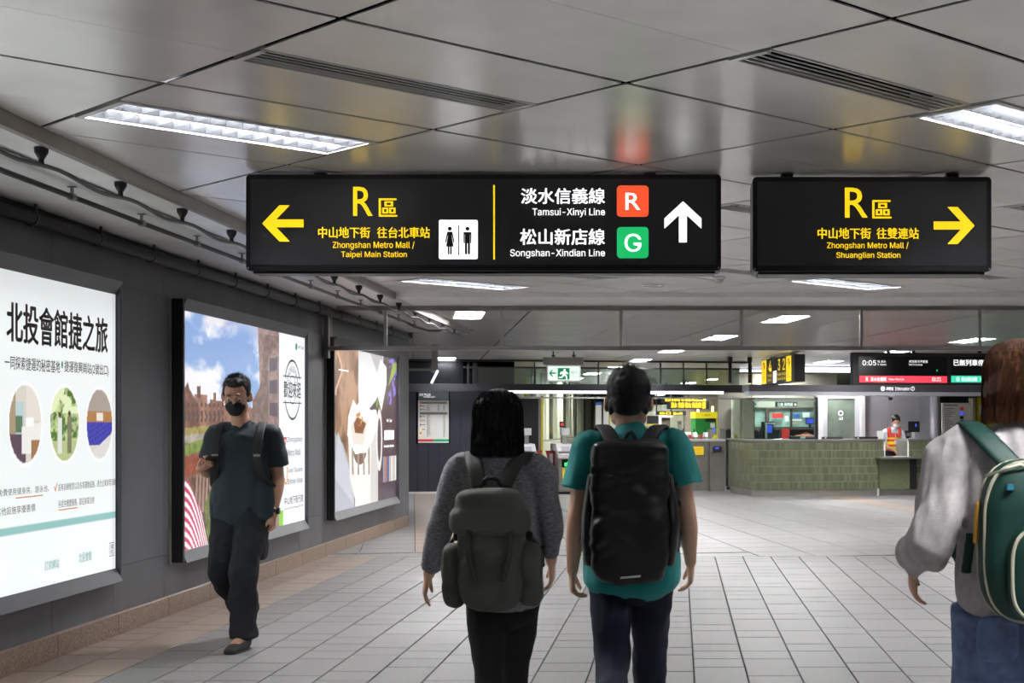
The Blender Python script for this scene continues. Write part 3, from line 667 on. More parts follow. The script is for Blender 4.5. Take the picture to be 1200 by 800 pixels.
for k in range(7): im.poly(Q((316, 420 + 26 * k), (325, 418 + 27 * k), (325, 434 + 27 * k), (316, 435 + 26 * k)), '#5f5560')
bpoly(Q((290, 500), (300, 495), (302, 520), (290, 520)), '#b9a040')
im.put(im.X > U(327), '#f4f6fa'); im.put((im.X > U(327)) & (im.Y < 0.08) & (im.X < U(332)), '#8bcf40')
paint(im, 'print', M['pcol'], t, T, 0, L_, ZB, ZT)
T2 = plane_wall(PX - WX + 0.002); mb = MB()
def ring(mb, c, r0, r1, T, a0=0, a1=2 * PI, n=40):
    vs = []; 
    for k in range(n + 1):
        a = a0 + (a1 - a0) * k / n; vs += [(c[0] + r0 * math.cos(a), c[1] + r0 * math.sin(a), 0), (c[0] + r1 * math.cos(a), c[1] + r1 * math.sin(a), 0)]
    mb.add(vs, [(2 * k, 2 * k + 1, 2 * k + 3, 2 * k + 2) for k in range(n)], T)
cy_, cz_ = pd(342.5) - Y0, 1.73
ring(mb, (cy_, cz_), 0.27, 0.29, T2, 0.12 * PI, 0.88 * PI); ring(mb, (cy_, cz_), 0.27, 0.29, T2, 1.12 * PI, 1.88 * PI); ring(mb, (cy_, cz_), 0.13, 0.137, T2, .15 * PI, .85 * PI); ring(mb, (cy_, cz_), 0.13, 0.137, T2, 1.15 * PI, 1.85 * PI)
for zz in (-0.13, 0.12): mb.add([(cy_ - 0.33, cz_ + zz, 0), (cy_ + 0.33, cz_ + zz, 0), (cy_ + 0.33, cz_ + zz + 0.01, 0), (cy_ - 0.33, cz_ + zz + 0.01, 0)], [(0, 1, 2, 3)], T2)
text(mb, '歡迎來逛', cy_ - 0.31, cy_ + 0.31, cz_ - 0.08, cz_ + 0.08, T2, 0.02)
for k in range(9):
    a = math.radians(150 - 15 * k); R_ = T2 @ Matrix.Translation((cy_ + 0.2 * math.cos(a), cz_ + 0.2 * math.sin(a), 0)) @ Matrix.Rotation(a - PI / 2, 4, 'Z'); text(mb, 'ZHONGSHAN'[k], -0.02, 0.02, -0.03, 0.03, R_)
text(mb, 'Metro Taipei', pd(349) - Y0, pd(355.5) - Y0, 2.13, 2.17, T2); text(mb, 'Zhongshan', pd(336) - Y0, pd(354) - Y0, 1.22, 1.28, T2, 0); text(mb, 'Metro Mall', pd(336) - Y0, pd(352) - Y0, 1.10, 1.16, T2, 0)
text(mb, 'Easy Square', pd(337) - Y0, pd(354) - Y0, 0.93, 0.985, T2, 0); text(mb, 'Dinner Area', pd(337) - Y0, pd(354) - Y0, 0.83, 0.885, T2, 0)
text(mb, '中山地下街行旅', pd(333) - Y0, pd(355) - Y0, 0.64, 0.715, T2, 0.01); text(mb, 'Let’s walk around the Zhongshan Metro Mall', pd(333) - Y0, pd(355) - Y0, 0.59, 0.615, T2, 0); mb.build('stamp_and_text', M['ink'], t)
mb = MB(); text(mb, 'Z', pd(332) - Y0, pd(335.5) - Y0, 1.1, 1.28, T2, 0.04); mb.build('red_letter', M['inkred'], t)
mb = MB(); text(mb, 'J', pd(333) - Y0, pd(336.5) - Y0, 0.83, 1.0, T2, 0.03); mb.build('orange_letter', M['inkorg'], t)
mb = MB(); mb.disc((pd(347) - Y0, 2.15, 0), 0.035, T2); mb.build('logo', M['inkgrn'], t)
# poster 3
Y0 = 15.62
t, T, L_ = lightbox('backlit poster of a drip coffee cup and purple flowers, farthest on the left wall', Y0, 19.17)
im = Img(320, 280, '#574049'); n = im.noise(40, 40, 8, 5); n2 = im.noise(7, 3, 9, 4); U = lambda px: (pd(px) - Y0) / L_
im.a *= (0.72 + 0.55 * n)[..., None]
P3 = lambda *p: [(U(a), (EYE - (b - CY) * pd(a) / F - ZB) / Hh) for a, b in p]
mm = im.X < U(420); im.put(mm, '#755443'); im.put(mm * np.clip((n2 - 0.45) * 6, 0, 1), '#b58d70'); im.put(mm * np.clip((0.42 - n2) * 7, 0, 1), '#3d2a22'); im.put(mm & (np.abs(im.X - U(397) + 0.04 * np.sin(im.Y * 20)) < 0.012) & (im.Y > .7), '#d6ad8c')
im.poly(P3((420, 405), (450, 410), (447, 455), (440, 470), (432, 480), (420, 470)), '#d9d9db'); im.poly(P3((432, 408), (450, 410), (443, 440)), '#b9b4b8')
im.poly(P3((446, 421), (453, 430), (453, 450), (447, 482), (439, 450)), '#f0ede9'); im.poly(P3((388, 605), (388, 500), (402, 520), (414, 560), (416, 606)), '#b4b6c2'); im.poly(P3((392, 560), (396, 505), (412, 560), (414, 590)), '#c9cad4')
im.poly(P3((408, 510), (410, 560), (416, 585), (416, 597), (441, 592), (444, 500), (441, 480), (414, 480)), '#eceae7')
im.poly(P3((435, 520), (443, 500), (443, 592), (434, 594)), '#d3cfcc')
for rr, c in (((0.052, 0.215), '#e8e5e2'), ((0.03, 0.15), '#5b4650')): im.ell(U(444.5), 0.42, rr[0], rr[1], c)
im.ell(U(422), 0.40, 0.13, 0.155, '#f4f2ef'); im.ell(U(422), 0.40, 0.112, 0.135, '#7d6457')
for a0_ in (412, 418.5, 425, 431): im.poly(P3((a0_, 520), (a0_ + 2.2, 520), (a0_ + 2.4, 556), (a0_ + .6, 556)), '#a89484')
im.poly(P3((407, 510), (408, 488), (414, 468), (418, 475), (424, 466), (434, 480), (439, 505), (430, 530), (416, 532)), '#f6f3ef')
im.poly(P3((411, 500), (418, 484), (431, 494), (426, 522), (414, 520)), '#dfd6cb'); im.poly(P3((414.5, 496), (419, 488), (429, 496), (425, 508), (416, 507)), '#7f4f2d'); im.put((((im.X - U(421)) / .05) ** 2 + ((im.Y - .565) / .05) ** 2 < 1) & (n > .52), '#c48a52')
for (a, b, r1, r2) in ((459, 424, .05, .05), (461, 445, .05, .05), (457, 466, .035, .05), (462, 460, .03, .05), (464, 432, .03, .05)):
    u, v = P3((a, b))[0]; im.put((((im.X - u) / r1) ** 2 + ((im.Y - v) / r2) ** 2 < 1) & (n > .44), '#8a74dc')
for k in range(6): im.poly(P3((455 + 1.5 * k, 452 - 3 * k), (457 + 1.5 * k, 450 - 3 * k), (462 + .8 * k, 425), (460 + .8 * k, 425)), '#a4bc4c', 0.7)
im.put(((((im.X - U(443)) / .03) ** 2 + ((im.Y - .66) / .05) ** 2) < 1) & (n > .5), '#7ba03c')
im.put((im.X > U(447)) & (im.Y < .12), '#4a3948')
for k, c in enumerate(('#8fa0c0', '#d87840', '#3f66b8', '#c6c0b8', '#f0ece4', '#d9d2c8', '#f4f2ee')): im.poly([(U(449) + 0.035 * k, 0.12), (U(449) + 0.035 * k + 0.028, 0.12), (U(449) + 0.035 * k + 0.028, 0.3), (U(449) + 0.035 * k, 0.3)], c)
paint(im, 'print', M['pcol'], t, T, 0, L_, ZB, ZT)
mb = MB(); text(mb, '北投會館喝咖啡', pd(450) - Y0, pd(461.5) - Y0, 1.2, 1.33, T2, 0.02); text(mb, 'Beitou Resort Taipei Metro', pd(450) - Y0, pd(461.5) - Y0, 1.1, 1.14, T2, 0); text(mb, 'Metro Taipei', pd(453) - Y0, pd(459) - Y0, 1.42, 1.47, T2)
mb.add([(pd(397) - Y0, 1.99, 0), (pd(408) - Y0, 1.99, 0), (pd(408) - Y0, 2.0, 0), (pd(397) - Y0, 2.0, 0)], [(0, 1, 2, 3)], T2); mb.build('white_text', M['wht'], t)

# ------------------------------------------------------------------ the station hall beyond (frame turned by 10.3 degrees)
def hthing(name, label, cat, px, T, z=0.0, group=None):
    s, _ = hp(px, 500, T); t = thing(name, label, cat, H(s, T, z), TH, group); return t, s
def hx(px, T, s0): return hp(px, 500, T)[0] - s0
def hz(px, py, T): return hp(px, py, T)[1]
def hbox(mb, px0, px1, py0, py1, T, s0, zb, y0=0.0, y1=0.05):     # rectangle seen in the photo, at hall depth T, with depth y0..y1
    pm = (px0 + px1) / 2; return mb.box(hx(px0, T, s0), hx(px1, T, s0), y0, y1, hz(pm, py1, T) - zb, hz(pm, py0, T) - zb)
def htext(mb, st, px0, px1, py0, py1, T, s0, zb, y, bold=0.0):
    pm = (px0 + px1) / 2; text(mb, st, hx(px0, T, s0), hx(px1, T, s0), hz(pm, py1, T) - zb, hz(pm, py0, T) - zb, plane_front(y), bold)

# navy panel wall with noticeboard recess and dark doorway
T0 = 29.9; s0, _ = hp(476, 500, T0); s1, _ = hp(603, 500, T0); zt = 2.06
wf = struct(MB().box(-3.0, s1 - s0, 0.05, 0.35, 0, 2.84).build('wall_hall_panelled', M['dark'])); wf.location = H(s0, T0); wf.rotation_euler = (0, 0, TH)
n0, n1 = hx(490 - 2.5, T0, s0), hx(526 + 1.5, T0, s0); nz0, nz1 = hz(508, 520, T0), hz(508, 456.5, T0)
x = -3.0; W_ = 0.215
while x < s1 - s0 - 0.02:
    xe = min(x + W_, s1 - s0)
    if xe > n0 and x < n1: MB().box(x + .004, xe - .003, 0, 0.05, 0.04, nz0).build('wall_slat', M['navy'], wf); 
    if xe > n0 and x < n1 and xe - n1 > 0.02: MB().box(n1, xe - .003, 0, 0.05, nz0, zt).build('wall_slat', M['navy'], wf)
    if xe > n0 and x < n1 and n0 - x > 0.02: MB().box(x + .004, n0, 0, 0.05, nz0, zt).build('wall_slat', M['navy'], wf)
    if not (xe > n0 and x < n1): MB().box(x + .004, xe - .003, 0, 0.05, 0.04, zt).build('wall_slat', M['navy'], wf)
    x = xe
MB().box(-3.0, s1 - s0, -0.02, 0.05, 0, 0.04).build('base_strip', M['louverw'], wf)
MB().box(-3.0, hx(543, T0, s0), 0.0, 0.05, hz(500, 450, T0), 2.66).build('upper_panel', M['screenb'], wf)
t, s0 = hthing('noticeboard', 'framed white service timetable board on the navy panelled wall', 'noticeboard', 508, T0, 1.0)
MB().box(hx(490, T0, s0), hx(526, T0, s0), 0.02, 0.045, nz0 - 1 + .02, nz1 - 1 - .005).build('board', M['paper'], t)
mb = MB(); hbox(mb, 490, 526, 457, 469, T0, s0, 1, 0.012, 0.02); hd = mb.build('header', mat('board_header', '#4d5456', .6), t)
mb = MB(); htext(mb, '中山站', 497, 504.5, 460.5, 463.8, T0, s0, 1, 0.0115); htext(mb, 'Zhongshan Station', 496.5, 510, 464, 466, T0, s0, 1, 0.0115); mb.build('lettering', M['wht'], hd)
mb = MB(); hbox(mb, 491.5, 493.5, 460.8, 463.8, T0, s0, 1, 0.009, 0.012); hbox(mb, 494, 496, 460.8, 463.8, T0, s0, 1, 0.009, 0.012); stuff(mb.build('header_symbols', M['paper'], hd))
mb = MB(); hbox(mb, 490, 508, 514.5, 517, T0, s0, 1, 0.014, 0.02); mb.build('red_strip', M['inkred'], t)
mb = MB(); hbox(mb, 508, 526, 514.5, 517, T0, s0, 1, 0.014, 0.02); mb.build('green_strip', M['inkgrn'], t)
for py, m in ((475.4, 'inkred'), (479.7, 'inkgrn'), (487.7, 'desk'), (492.6, 'inkorg'), (497.6, 'inkblue'), (502.9, 'yel'), (507.4, 'inkred'), (509.4, 'yel')):
    mb = MB(); hbox(mb, 492, 493.8, py - 0.9, py + 0.9, T0, s0, 1, 0.013, 0.02); mb.build('line_symbol', M[m], t)
mb = MB()
for (a, b) in ((470.5, 473), (482.8, 485.6)): hbox(mb, 492, 524, a, b, T0, s0, 1, 0.018, 0.02)
stuff(mb.build('table_heads', M['steel2'], t)); mb = MB()
for k in range(34):
    py = 474 + k * 1.12
    if 481.5 < py < 486.3: continue
    hbox(mb, 500, 500 + random.uniform(2, 5), py, py + 0.45, T0, s0, 1, 0.018, 0.02); hbox(mb, 519.5, 521.5, py, py + 0.45, T0, s0, 1, 0.018, 0.02)
    if k < 7: hbox(mb, 513, 515, py, py + 0.45, T0, s0, 1, 0.018, 0.02)
for py in (475.4, 479.7, 487.7, 492.6, 497.6, 502.9): hbox(mb, 494.5, 498, py - 0.4, py + 0.4, T0, s0, 1, 0.018, 0.02)
stuff(mb.build('table_print', M['steel2'], t))
# doorway beside it, its darkness made as a solid black block
t, s0 = hthing('dark_doorway_block', 'dark doorway right of the navy panelled wall, filled by a solid black block', 'doorway', 618, 31.4)
mb = MB(); hbox(mb, 600, 631, 466, 560, 31.4, s0, 0, 0, 0.3); mb.box(hx(600, 31.4, s0), hx(631, 31.4, s0), 0, 0.3, 0, 0.5); mb.build('block', M['black'], t)
mb = MB(); mb.box(hx(631, 31.4, s0), hx(634, 31.4, s0), -0.01, 0.3, 0, hz(632, 466, 31.4)); mb.build('edge_post', M['steel2'], t)

# header beam, LED strip, posts and dim glass above
TB = 29.5; t, s0 = hthing('header_beam', 'long dark header beam with a glowing strip lamp above the ticket gates', 'beam', 477, TB, 2.0)
mb = MB(); mb.box(-3, hx(880, TB, s0), 0, 0.3, hz(660, 459, TB) - 2, hz(660, 450, TB) - 2); mb.build('beam', M['beam'], t)
mb = MB(); hbox(mb, 592, 846, 458.2, 461.2, TB, s0, 2, -0.16, -0.06); mb.build('strip_lamp', M['led'], t)
mb = MB(); hbox(mb, 590, 850, 455.5, 458.0, TB, s0, 2, -0.2, -0.001); mb.build('lamp_holder', M['beam'], t)
mb = MB(); hbox(mb, 600, 955, 465.2, 467.2, TB, s0, 2, 0.05, 0.09); mb.build('lower_rail', M['steel'], t)
for p, wd in ((549, 2), (557, 5), (627, 1.6), (668, 1.6), (702, 1.6), (739, 1.6), (775, 2), (802, 1.6), (829, 1.6)):
    mb = MB(); hbox(mb, p - wd / 2, p + wd / 2, 424, 450, TB, s0, 2, 0.1, 0.16); mb.build('post', M['blackm'], t)
mb = MB(); hbox(mb, 543, 868, 430, 432, TB, s0, 2, 0.08, 0.12); mb.build('conduit', M['black'], t)
mb = MB(); hbox(mb, 480, 880, 421.5, 424, TB, s0, 2, 0.0, 0.2); mb.build('top_rail', M['blackm'], t)
mb = MB(); hbox(mb, 560, 868, 432, 450, TB, s0, 2, 0.13, 0.14); mb.build('glass_band', M['glassg'], t)
for p in (855.5, 878.5):
    t2, sb = hthing('beam_post', 'round black post standing on the beam ' + ('left' if p < 860 else 'right') + ' of the pair behind the yellow exit sign', 'post', p, 27.6, 2.2)
    MB().tube([(0, 0, 0), (0, 0, 0.42)], 0.035, 12).build('post', M['black'], t2, True); MB().tube([(0, 0, 0.4), (0, 0, 0.5)], 0.05, 12).build('cap', M['blackm'], t2, True)
# small duct frame by the corner
t, s0 = hthing('cable_trunking', 'grey vertical trunking with a glowing tube lamp hanging by the corner', 'trunking', 508, 24, 2.1)
mb = MB(); hbox(mb, 506, 513, 399, 436, 24, s0, 2.1, 0, 0.1); mb.box(-0.02, 0.02, 0.03, 0.07, 0.5, 0.6); mb.build('trunking', M['steel2'], t)
mb = MB(); hbox(mb, 474, 513, 431.5, 434, 24, s0, 2.1, -0.02, 0.1); mb.build('arm', M['steel2'], t)
mb = MB(); mb.tube([(hx(513, 24, s0), -0.05, hz(513, 434, 24) - 2.1), (hx(505.5, 24, s0), -0.05, hz(505, 449, 24) - 2.1)], 0.018, 8); mb.build('tube_lamp', M['led'], t)

# exit sign
T1 = 25.9; t, s0 = hthing('exit_sign', 'white and green running man exit sign hanging under a grey holder', 'exit sign', 660, T1, 2.1)
mb = MB(); hbox(mb, 637, 683.5, 418.5, 427.5, T1, s0, 2.1, -0.04, 0.12); mb.build('holder', M['steel2'], t, bevel=0.01)
mb = MB(); hbox(mb, 640.5, 680.5, 427.5, 447, T1, s0, 2.1, 0.0, 0.08); mb.build('sign_panel', M['paper'], t, bevel=0.006)
mb = MB(); hbox(mb, 642, 679, 429, 445.5, T1, s0, 2.1, -0.006, 0.0); mb.build('lit_face', mat('exit_face', '#e3efe9', .4, emit=.75, var=0), t)
for p in (648.5, 672.5):
    mb = MB(); hbox(mb, p - 0.7, p + 0.7, 411, 419, T1, s0, 2.1, 0.02, 0.04); hbox(mb, p - 2, p + 2, 415.5, 417.5, T1, s0, 2.1, 0.015, 0.045); mb.build('hanger', M['blackm'], t)
mb = MB(); hbox(mb, 653.5, 667.5, 431, 444.5, T1, s0, 2.1, -0.009, -0.006); mb.build('door_mark', M['inkgrn'], t)
mb = MB(); arrow(mb, 0, 1, 0, 1, 'l', 0, 0, Matrix.Identity(4)) ; mb = MB()
pts = [((p[0] - 827) / 168, 1 - (p[1] - 183) / 155) for p in ARW]; pts = [(1 - a, b) for a, b in pts][::-1]
a0, a1, b0, b1 = hx(643, T1, s0), hx(651.5, T1, s0), hz(645, 441, T1) - 2.1, hz(645, 433, T1) - 2.1
mb.add([(a0 + (a1 - a0) * p, b0 + (b1 - b0) * q, 0) for p, q in pts], [tuple(8 - i for i in f) for f in [(0, 1, 7, 8), (1, 2, 3, 4), (1, 4, 7), (4, 5, 6, 7)]], plane_front(-0.0085)); mb.build('arrow', M['inkgrn'], t)
def hpoly2(mb, P, T, s0, zb, y): mb.add([(hx(a, T, s0), hz(a, b, T) - zb, 0) for a, b in P], [tuple(range(len(P)))], plane_front(y))
mb = MB(); mb.disc((hx(661.5, T1, s0), hz(661, 433.3, T1) - 2.1, 0), 0.018, plane_front(-0.0098), 12)
for P in ([(659.5, 435), (663, 434.5), (662.5, 439), (659.5, 439)], [(659.5, 435), (656.5, 436.5), (656.2, 438.5), (657.2, 438.5), (660, 436.5)], [(663, 435), (666, 437.5), (665.3, 438.3), (662, 436.5)], [(659.5, 439), (658, 441.2), (655, 441.6), (655, 442.8), (659, 442.4), (661.3, 439.5)], [(660.5, 439), (663, 441), (663.3, 444), (664.6, 444), (664.4, 440.5), (662.5, 438.6)]): hpoly2(mb, P, T1, s0, 2.1, -0.0098)
stuff(mb.build('running_figure', M['wht'], t))
mb = MB(); htext(mb, '緊急出口', 669, 678.5, 434.5, 438, T1, s0, 2.1, -0.008); htext(mb, 'EXIT', 670.5, 677, 439.5, 441.5, T1, s0, 2.1, -0.008); mb.build('lettering', M['inkgrn'], t)

# yellow exit number sign seen edge on
t = thing('exit_number_sign', 'black box sign with yellow 4 3 2 exit numbers hanging above the counter', 'sign', H(6.76, 25.5, 2.17), TH)
Ls, Hs = 2.55, 0.50
MB().box(0, 0.2, 0, Ls, 0, Hs).build('casing', M['blackm'], t, bevel=0.008)
PL = plane_left(-0.003)
def yb(name, m, a0, a1, b0, b1, x=-0.003): return MB().box(x, 0.001, Ls - a1, Ls - a0, b0, b1).build(name, m, t)
p1 = yb('yellow_panel', M['yel'], 0.04, 0.42, 0.02, 0.48); p2 = yb('yellow_panel', M['yel'], 1.97, 2.32, 0.02, 0.48); p3 = yb('white_panel', M['wht'], 0.98, 1.22, 0.02, 0.24)
def lt(st, a0, a1, b0, b1, m, par, bold=0.02, x=-0.0035):
    mb = MB(); text(mb, st, a0 - Ls, a1 - Ls, b0, b1, plane_left(x), bold); return mb.build('lettering', m, par)
lt('4', 0.62, 0.85, 0.24, 0.45, M['yel'], t); lt('3', 1.34, 1.52, 0.24, 0.45, M['yel'], t); lt('2', 1.7, 1.88, 0.24, 0.45, M['yel'], t)
for a in (0.55, 1.28, 1.64): lt('中山站', a, a + 0.3, 0.14, 0.2, M['yel'], t, 0); lt('Exit', a, a + 0.28, 0.06, 0.11, M['yel'], t, 0)
lt('↑', 0.1, 0.36, 0.27, 0.45, M['ink'], p1, x=-0.0045); lt('出口', 0.1, 0.36, 0.08, 0.18, M['ink'], p1, 0, x=-0.0045); lt('↑', 2.03, 2.27, 0.25, 0.45, M['ink'], p2, x=-0.0045); lt('出口', 2.03, 2.27, 0.08, 0.18, M['ink'], p2, 0, x=-0.0045)
MB().box(0.08, 0.12, 0.4, 0.44, Hs, CZ - 2.17).box(0.08, 0.12, 2.1, 2.14, Hs, CZ - 2.17).build('hanger', M['blackm'], t)

# departure display
T2_ = 24.5; t, s0 = hthing('departure_display', 'wide black departure board with a red bar and a green bar above the counter', 'display board', 1112, T2_, 2.0)
mb = MB(); hbox(mb, 999, 1226, 413.5, 451.5, T2_, s0, 2, 0, 0.15); mb.build('casing', M['black'], t, bevel=0.012)
mb = MB(); hbox(mb, 1006, 1110, 418, 449, T2_, s0, 2, -0.006, 0); sc1 = mb.build('screen', M['screenb'], t)
mb = MB(); hbox(mb, 1114, 1219, 418, 449, T2_, s0, 2, -0.006, 0); sc2 = mb.build('screen', M['screenb'], t)
mb = MB(); hbox(mb, 1007, 1109.5, 440.4, 448.2, T2_, s0, 2, -0.009, -0.006); mb.build('red_bar', M['dred'], sc1)
mb = MB(); hbox(mb, 1114.5, 1218, 440.4, 448.2, T2_, s0, 2, -0.009, -0.006); mb.build('green_bar', M['dgrn'], sc2)
mb = MB(); q = lambda st, a, b, c, e, bo=0.02: htext(mb, st, a, b, c, e, T2_, s0, 2, -0.011, bo)
q('0:05', 1010.5, 1026.5, 422, 428); q('往 淡水', 1028, 1038, 422, 425, 0); q('to Tamsui', 1028, 1038.5, 425.7, 428, 0); q('末班車次不載客', 1065, 1087, 422, 425, 0); q('Not in service', 1065, 1080.5, 425.9, 428.2, 0)
q('R', 1014.5, 1017.5, 441.8, 446.4); q('淡水信義線', 1020, 1038.5, 441.8, 446.5, 0.01); q('Tamsui-Xinyi Line', 1041, 1059, 443, 446, 0); q('01:21', 1092, 1102.5, 442, 446.4); mb.build('lettering', M['wht'], sc1)
mb = MB(); q('已無列車停靠', 1117, 1160, 421.2, 428.6); q('G', 1120.5, 1124, 441.8, 446.4); q('松山新店線', 1126.5, 1145, 441.8, 446.5, 0.01); q('Songshan-Xindian Line', 1148, 1170, 443, 446, 0); mb.build('lettering', M['wht'], sc2)
mb = MB(); hbox(mb, 1097.3, 1098.6, 433, 435, T2_, s0, 2, -0.009, -0.006); mb.build('green_light', M['grn'], sc1)
for p in (1043, 1072, 1150, 1200):
    mb = MB(); hbox(mb, p - 2, p + 2, 406, 413.5, T2_, s0, 2, 0.06, 0.12); mb.build('mount', M['blackm'], t)

# counter of green glazed tiles
CT0 = 27.45; sc0 = 6.45; CH = 1.075
ctr = thing('service_counter', 'long service counter clad in green glazed tiles with steel top and kick', 'counter', H(sc0, CT0), TH)
def cxp(px): return hp(px, 500, CT0)[0] - sc0
CL = 9.3; o0, o1 = cxp(1037), cxp(1063.5); oz = hz(1050, 535, CT0)
MB().box(0.01, o0, 0.01, 0.7, 0.12, CH).box(o1, CL, 0.01, 0.7, 0.12, CH).box(o0, o1, 0.02, 0.7, 0.12, oz).box(0.01, 0.3, 0.7, 2.2, 0.12, CH).build('core', M['paled'], ctr)
gt = MB(); gcol = []
def gtile(x0, x1, z0, z1, side=False):
    n = len(gt.v); d = random.uniform(0, 0.002)
    if side: gt.box(-0.008 + d, 0.01, x0 + .003, x1 - .003, z0 + 0.003, z1 - 0.003)
    else: gt.box(x0 + .002, x1 - .002, -0.012 + d, 0.02, z0 + 0.005, z1 - 0.005)
    c = random.choice(((0.38, 0.40, 0.31), (0.41, 0.43, 0.33), (0.35, 0.37, 0.28), (0.45, 0.47, 0.37))); f = random.uniform(0.9, 1.1) * 0.92
    gcol.extend([tuple(((v * f + 0.055) / 1.055) ** 2.4 for v in c) + (1,)] * 8)
rows = [0.13 + k * (CH - 0.03 - 0.13) / 6 for k in range(7)]
for k in range(6):
    x = 0.0
    while x < CL:
        xe = min(x + random.choice((0.03, 0.036, 0.042, 0.05)), CL); z0, z1 = rows[k], rows[k + 1]
        if xe > o0 and x < o1:
            if z0 < oz - 0.03: gtile(x, xe, z0, min(z1, oz - 0.02))
        else: gtile(x, xe, z0, z1)
        x = xe
    y = 0.0
    while y < 2.2: ye = min(y + 0.12, 2.2); gtile(y, ye, rows[k], rows[k + 1], True); y = ye
go = gt.build('green_tiles', M['vcol'], ctr); ca = go.data.color_attributes.new('Col', 'FLOAT_COLOR', 'POINT'); ca.data.foreach_set('color', np.array(gcol, dtype=np.float32).ravel()); stuff(go)
MB().box(-0.03, o0, -0.03, 0.75, CH, CH + 0.035).box(o1, CL, -0.03, 0.75, CH, CH + 0.035).box(-0.03, 0.34, 0.75, 2.25, CH, CH + 0.035).build('counter_top', M['steel'], ctr)
MB().box(0.03, CL, 0.03, 0.1, 0, 0.12).box(0.03, 0.1, 0.1, 2.2, 0, 0.12).build('kick_plate', M['steel'], ctr)
MB().box(-0.02, 0.03, -0.02, 0.03, 0, 0.13).build('corner_guard', M['steel'], ctr)
MB().box(o0 - 0.02, o0, -0.02, 0.7, oz, CH + 0.035).box(o1, o1 + 0.02, -0.02, 0.7, oz, CH + 0.035).build('opening_frame', M['white'], ctr)
MB().box(o0 - 0.2, cxp(1083), -0.32, 0.35, oz - 0.035, oz).build('transaction_shelf', M['steel'], ctr)
MB().box(o0 - 0.13, cxp(1065), -0.05, -0.015, 0.12, oz - 0.04).build('recessed_panel', mat('green_panel', '#5c6247', .35, var=.1, vs=30), ctr)
MB().box(cxp(1065) + 0.002, cxp(1074), -0.02, -0.013, 0.12, oz - 0.04).build('painted_shadow_gap', M['black'], ctr)  # shade of the recess painted on as a flat black strip
MB().box(o0 - 0.17, o0 - 0.14, -0.06, 0.0, 0, 0.14).build('foot_plate', M['louverw'], ctr)
# glass in front of the control room
t = thing('counter_glass', 'tall clear glass screen on the left part of the green counter', 'glass screen', H(sc0, CT0, CH + 0.035), TH)
ge = cxp(957)
MB().box(0.05, ge, 0.1, 0.112, 0, 0.80).build('front_pane', M['glass'], t); MB().box(0.05, 0.062, 0.13, 1.2, 0, 0.80).build('side_pane', M['glass'], t); MB().box(0.05, 0.062, 1.21, 2.2, 0, 0.80).build('side_pane', M['glass'], t)
MB().box(0.03, ge, 0.08, 0.13, 0.74, 0.77).build('rail', M['steel'], t); MB().box(ge, ge + 0.05, 0.06, 0.14, 0, 0.82).build('end_post', M['blackm'], t)
# fascia above
t = thing('counter_fascia', 'dark fascia above the green counter with white information lettering', 'fascia', H(sc0, CT0, 2.0), TH)
fz0, fz1 = hz(1050, 459, CT0 - .1) - 2, hz(1050, 451.3, CT0 - .1) - 2
MB().box(-0.1, CL, -0.1, 0.5, fz0, fz1).build('fascia', mat('fascia_mauve', '#4a474f', .4, var=.02), t)
MB().box(-0.1, CL, -0.08, 0.3, fz0 - 0.075, fz0 - 0.001).build('lower_trim', M['grey'], t)
mb = MB(); ff = lambda st, a, b, c, e: text(mb, st, hp(a, 500, CT0 - .1)[0] - sc0, hp(b, 500, CT0 - .1)[0] - sc0, hz(1050, e, CT0 - .1) - 2, hz(1050, c, CT0 - .1) - 2, plane_front(-0.104), 0)
ff('詢問處', 1038.5, 1047, 453.3, 457.3); ff('Information', 1049, 1066, 453.3, 457.3); mb.build('lettering', M['wht'], t)
mb = MB(); c_ = hp(1034.5, 500, CT0 - .1)[0] - sc0; mb.disc((c_, hz(1034, 455.2, CT0 - .1) - 2, 0), 0.042, plane_front(-0.104)); mb.build('compass_mark', M['wht'], t)
mb = MB(); c_ = hp(1069.5, 500, CT0 - .1)[0] - sc0; ring(mb, (c_, hz(1069, 455.2, CT0 - .1) - 2), 0.032, 0.04, plane_front(-0.104)); text(mb, '?', c_ - 0.012, c_ + 0.012, hz(1069, 457, CT0 - .1) - 2, hz(1069, 453.5, CT0 - .1) - 2, plane_front(-0.104)); mb.build('question_mark', M['wht'], t)
t2 = thing('dome_camera', 'small white dome camera under the fascia above the staff member', 'camera', H(hp(1044.5, 500, CT0)[0], CT0 + 0.05, 2.0 + fz0 - 0.075), TH)
MB().tube([(0, 0, 0), (0, 0, -0.03)], 0.075, 20).build('base', M['white'], t2, True); MB().tube([(0, 0, -0.03), (0, 0, -0.06), (0, 0, -0.09)], [0.05, 0.042, 0.015], 16).build('dome', M['black'], t2, True)

# office walls behind the counter
TW_ = 29.6; s0, _ = hp(957, 500, TW_)
wk = struct(MB().box(hx(957, TW_, s0), hx(1103, TW_, s0), 0.06, 0.2, 0, 2.12).build('wall_office', M['grey'])); wk.location = H(s0, TW_); wk.rotation_euler = (0, 0, TH)
for k, (a, b) in enumerate(((1013, 1042), (1042, 1078), (1078, 1092.5))):
    mb = MB(); mb.box(hx(a, TW_, s0) + .003, hx(b, TW_, s0) - .003, 0.035, 0.06, 0.02, 2.12); mb.build('wall_panel', M['grey'], wk)
MB().tube([(hx(1096, TW_, s0), 0.02, 0), (hx(1096, TW_, s0), 0.02, 2.12)], 0.1, 16).build('round_column', M['grey'], wk, True)
MB().box(hx(1018, TW_, s0), hx(1040, TW_, s0), 0.03, 0.036, 0.5, 1.5).build('hatch', M['grey'], wk)
MB().box(hx(957, TW_, s0), hx(1013, TW_, s0), 0.0, 0.059, 2.08, 2.12).build('door_head', M['white'], wk)
DF = mat('door_frame_grey', '#bfc0c8', .4, var=.02)
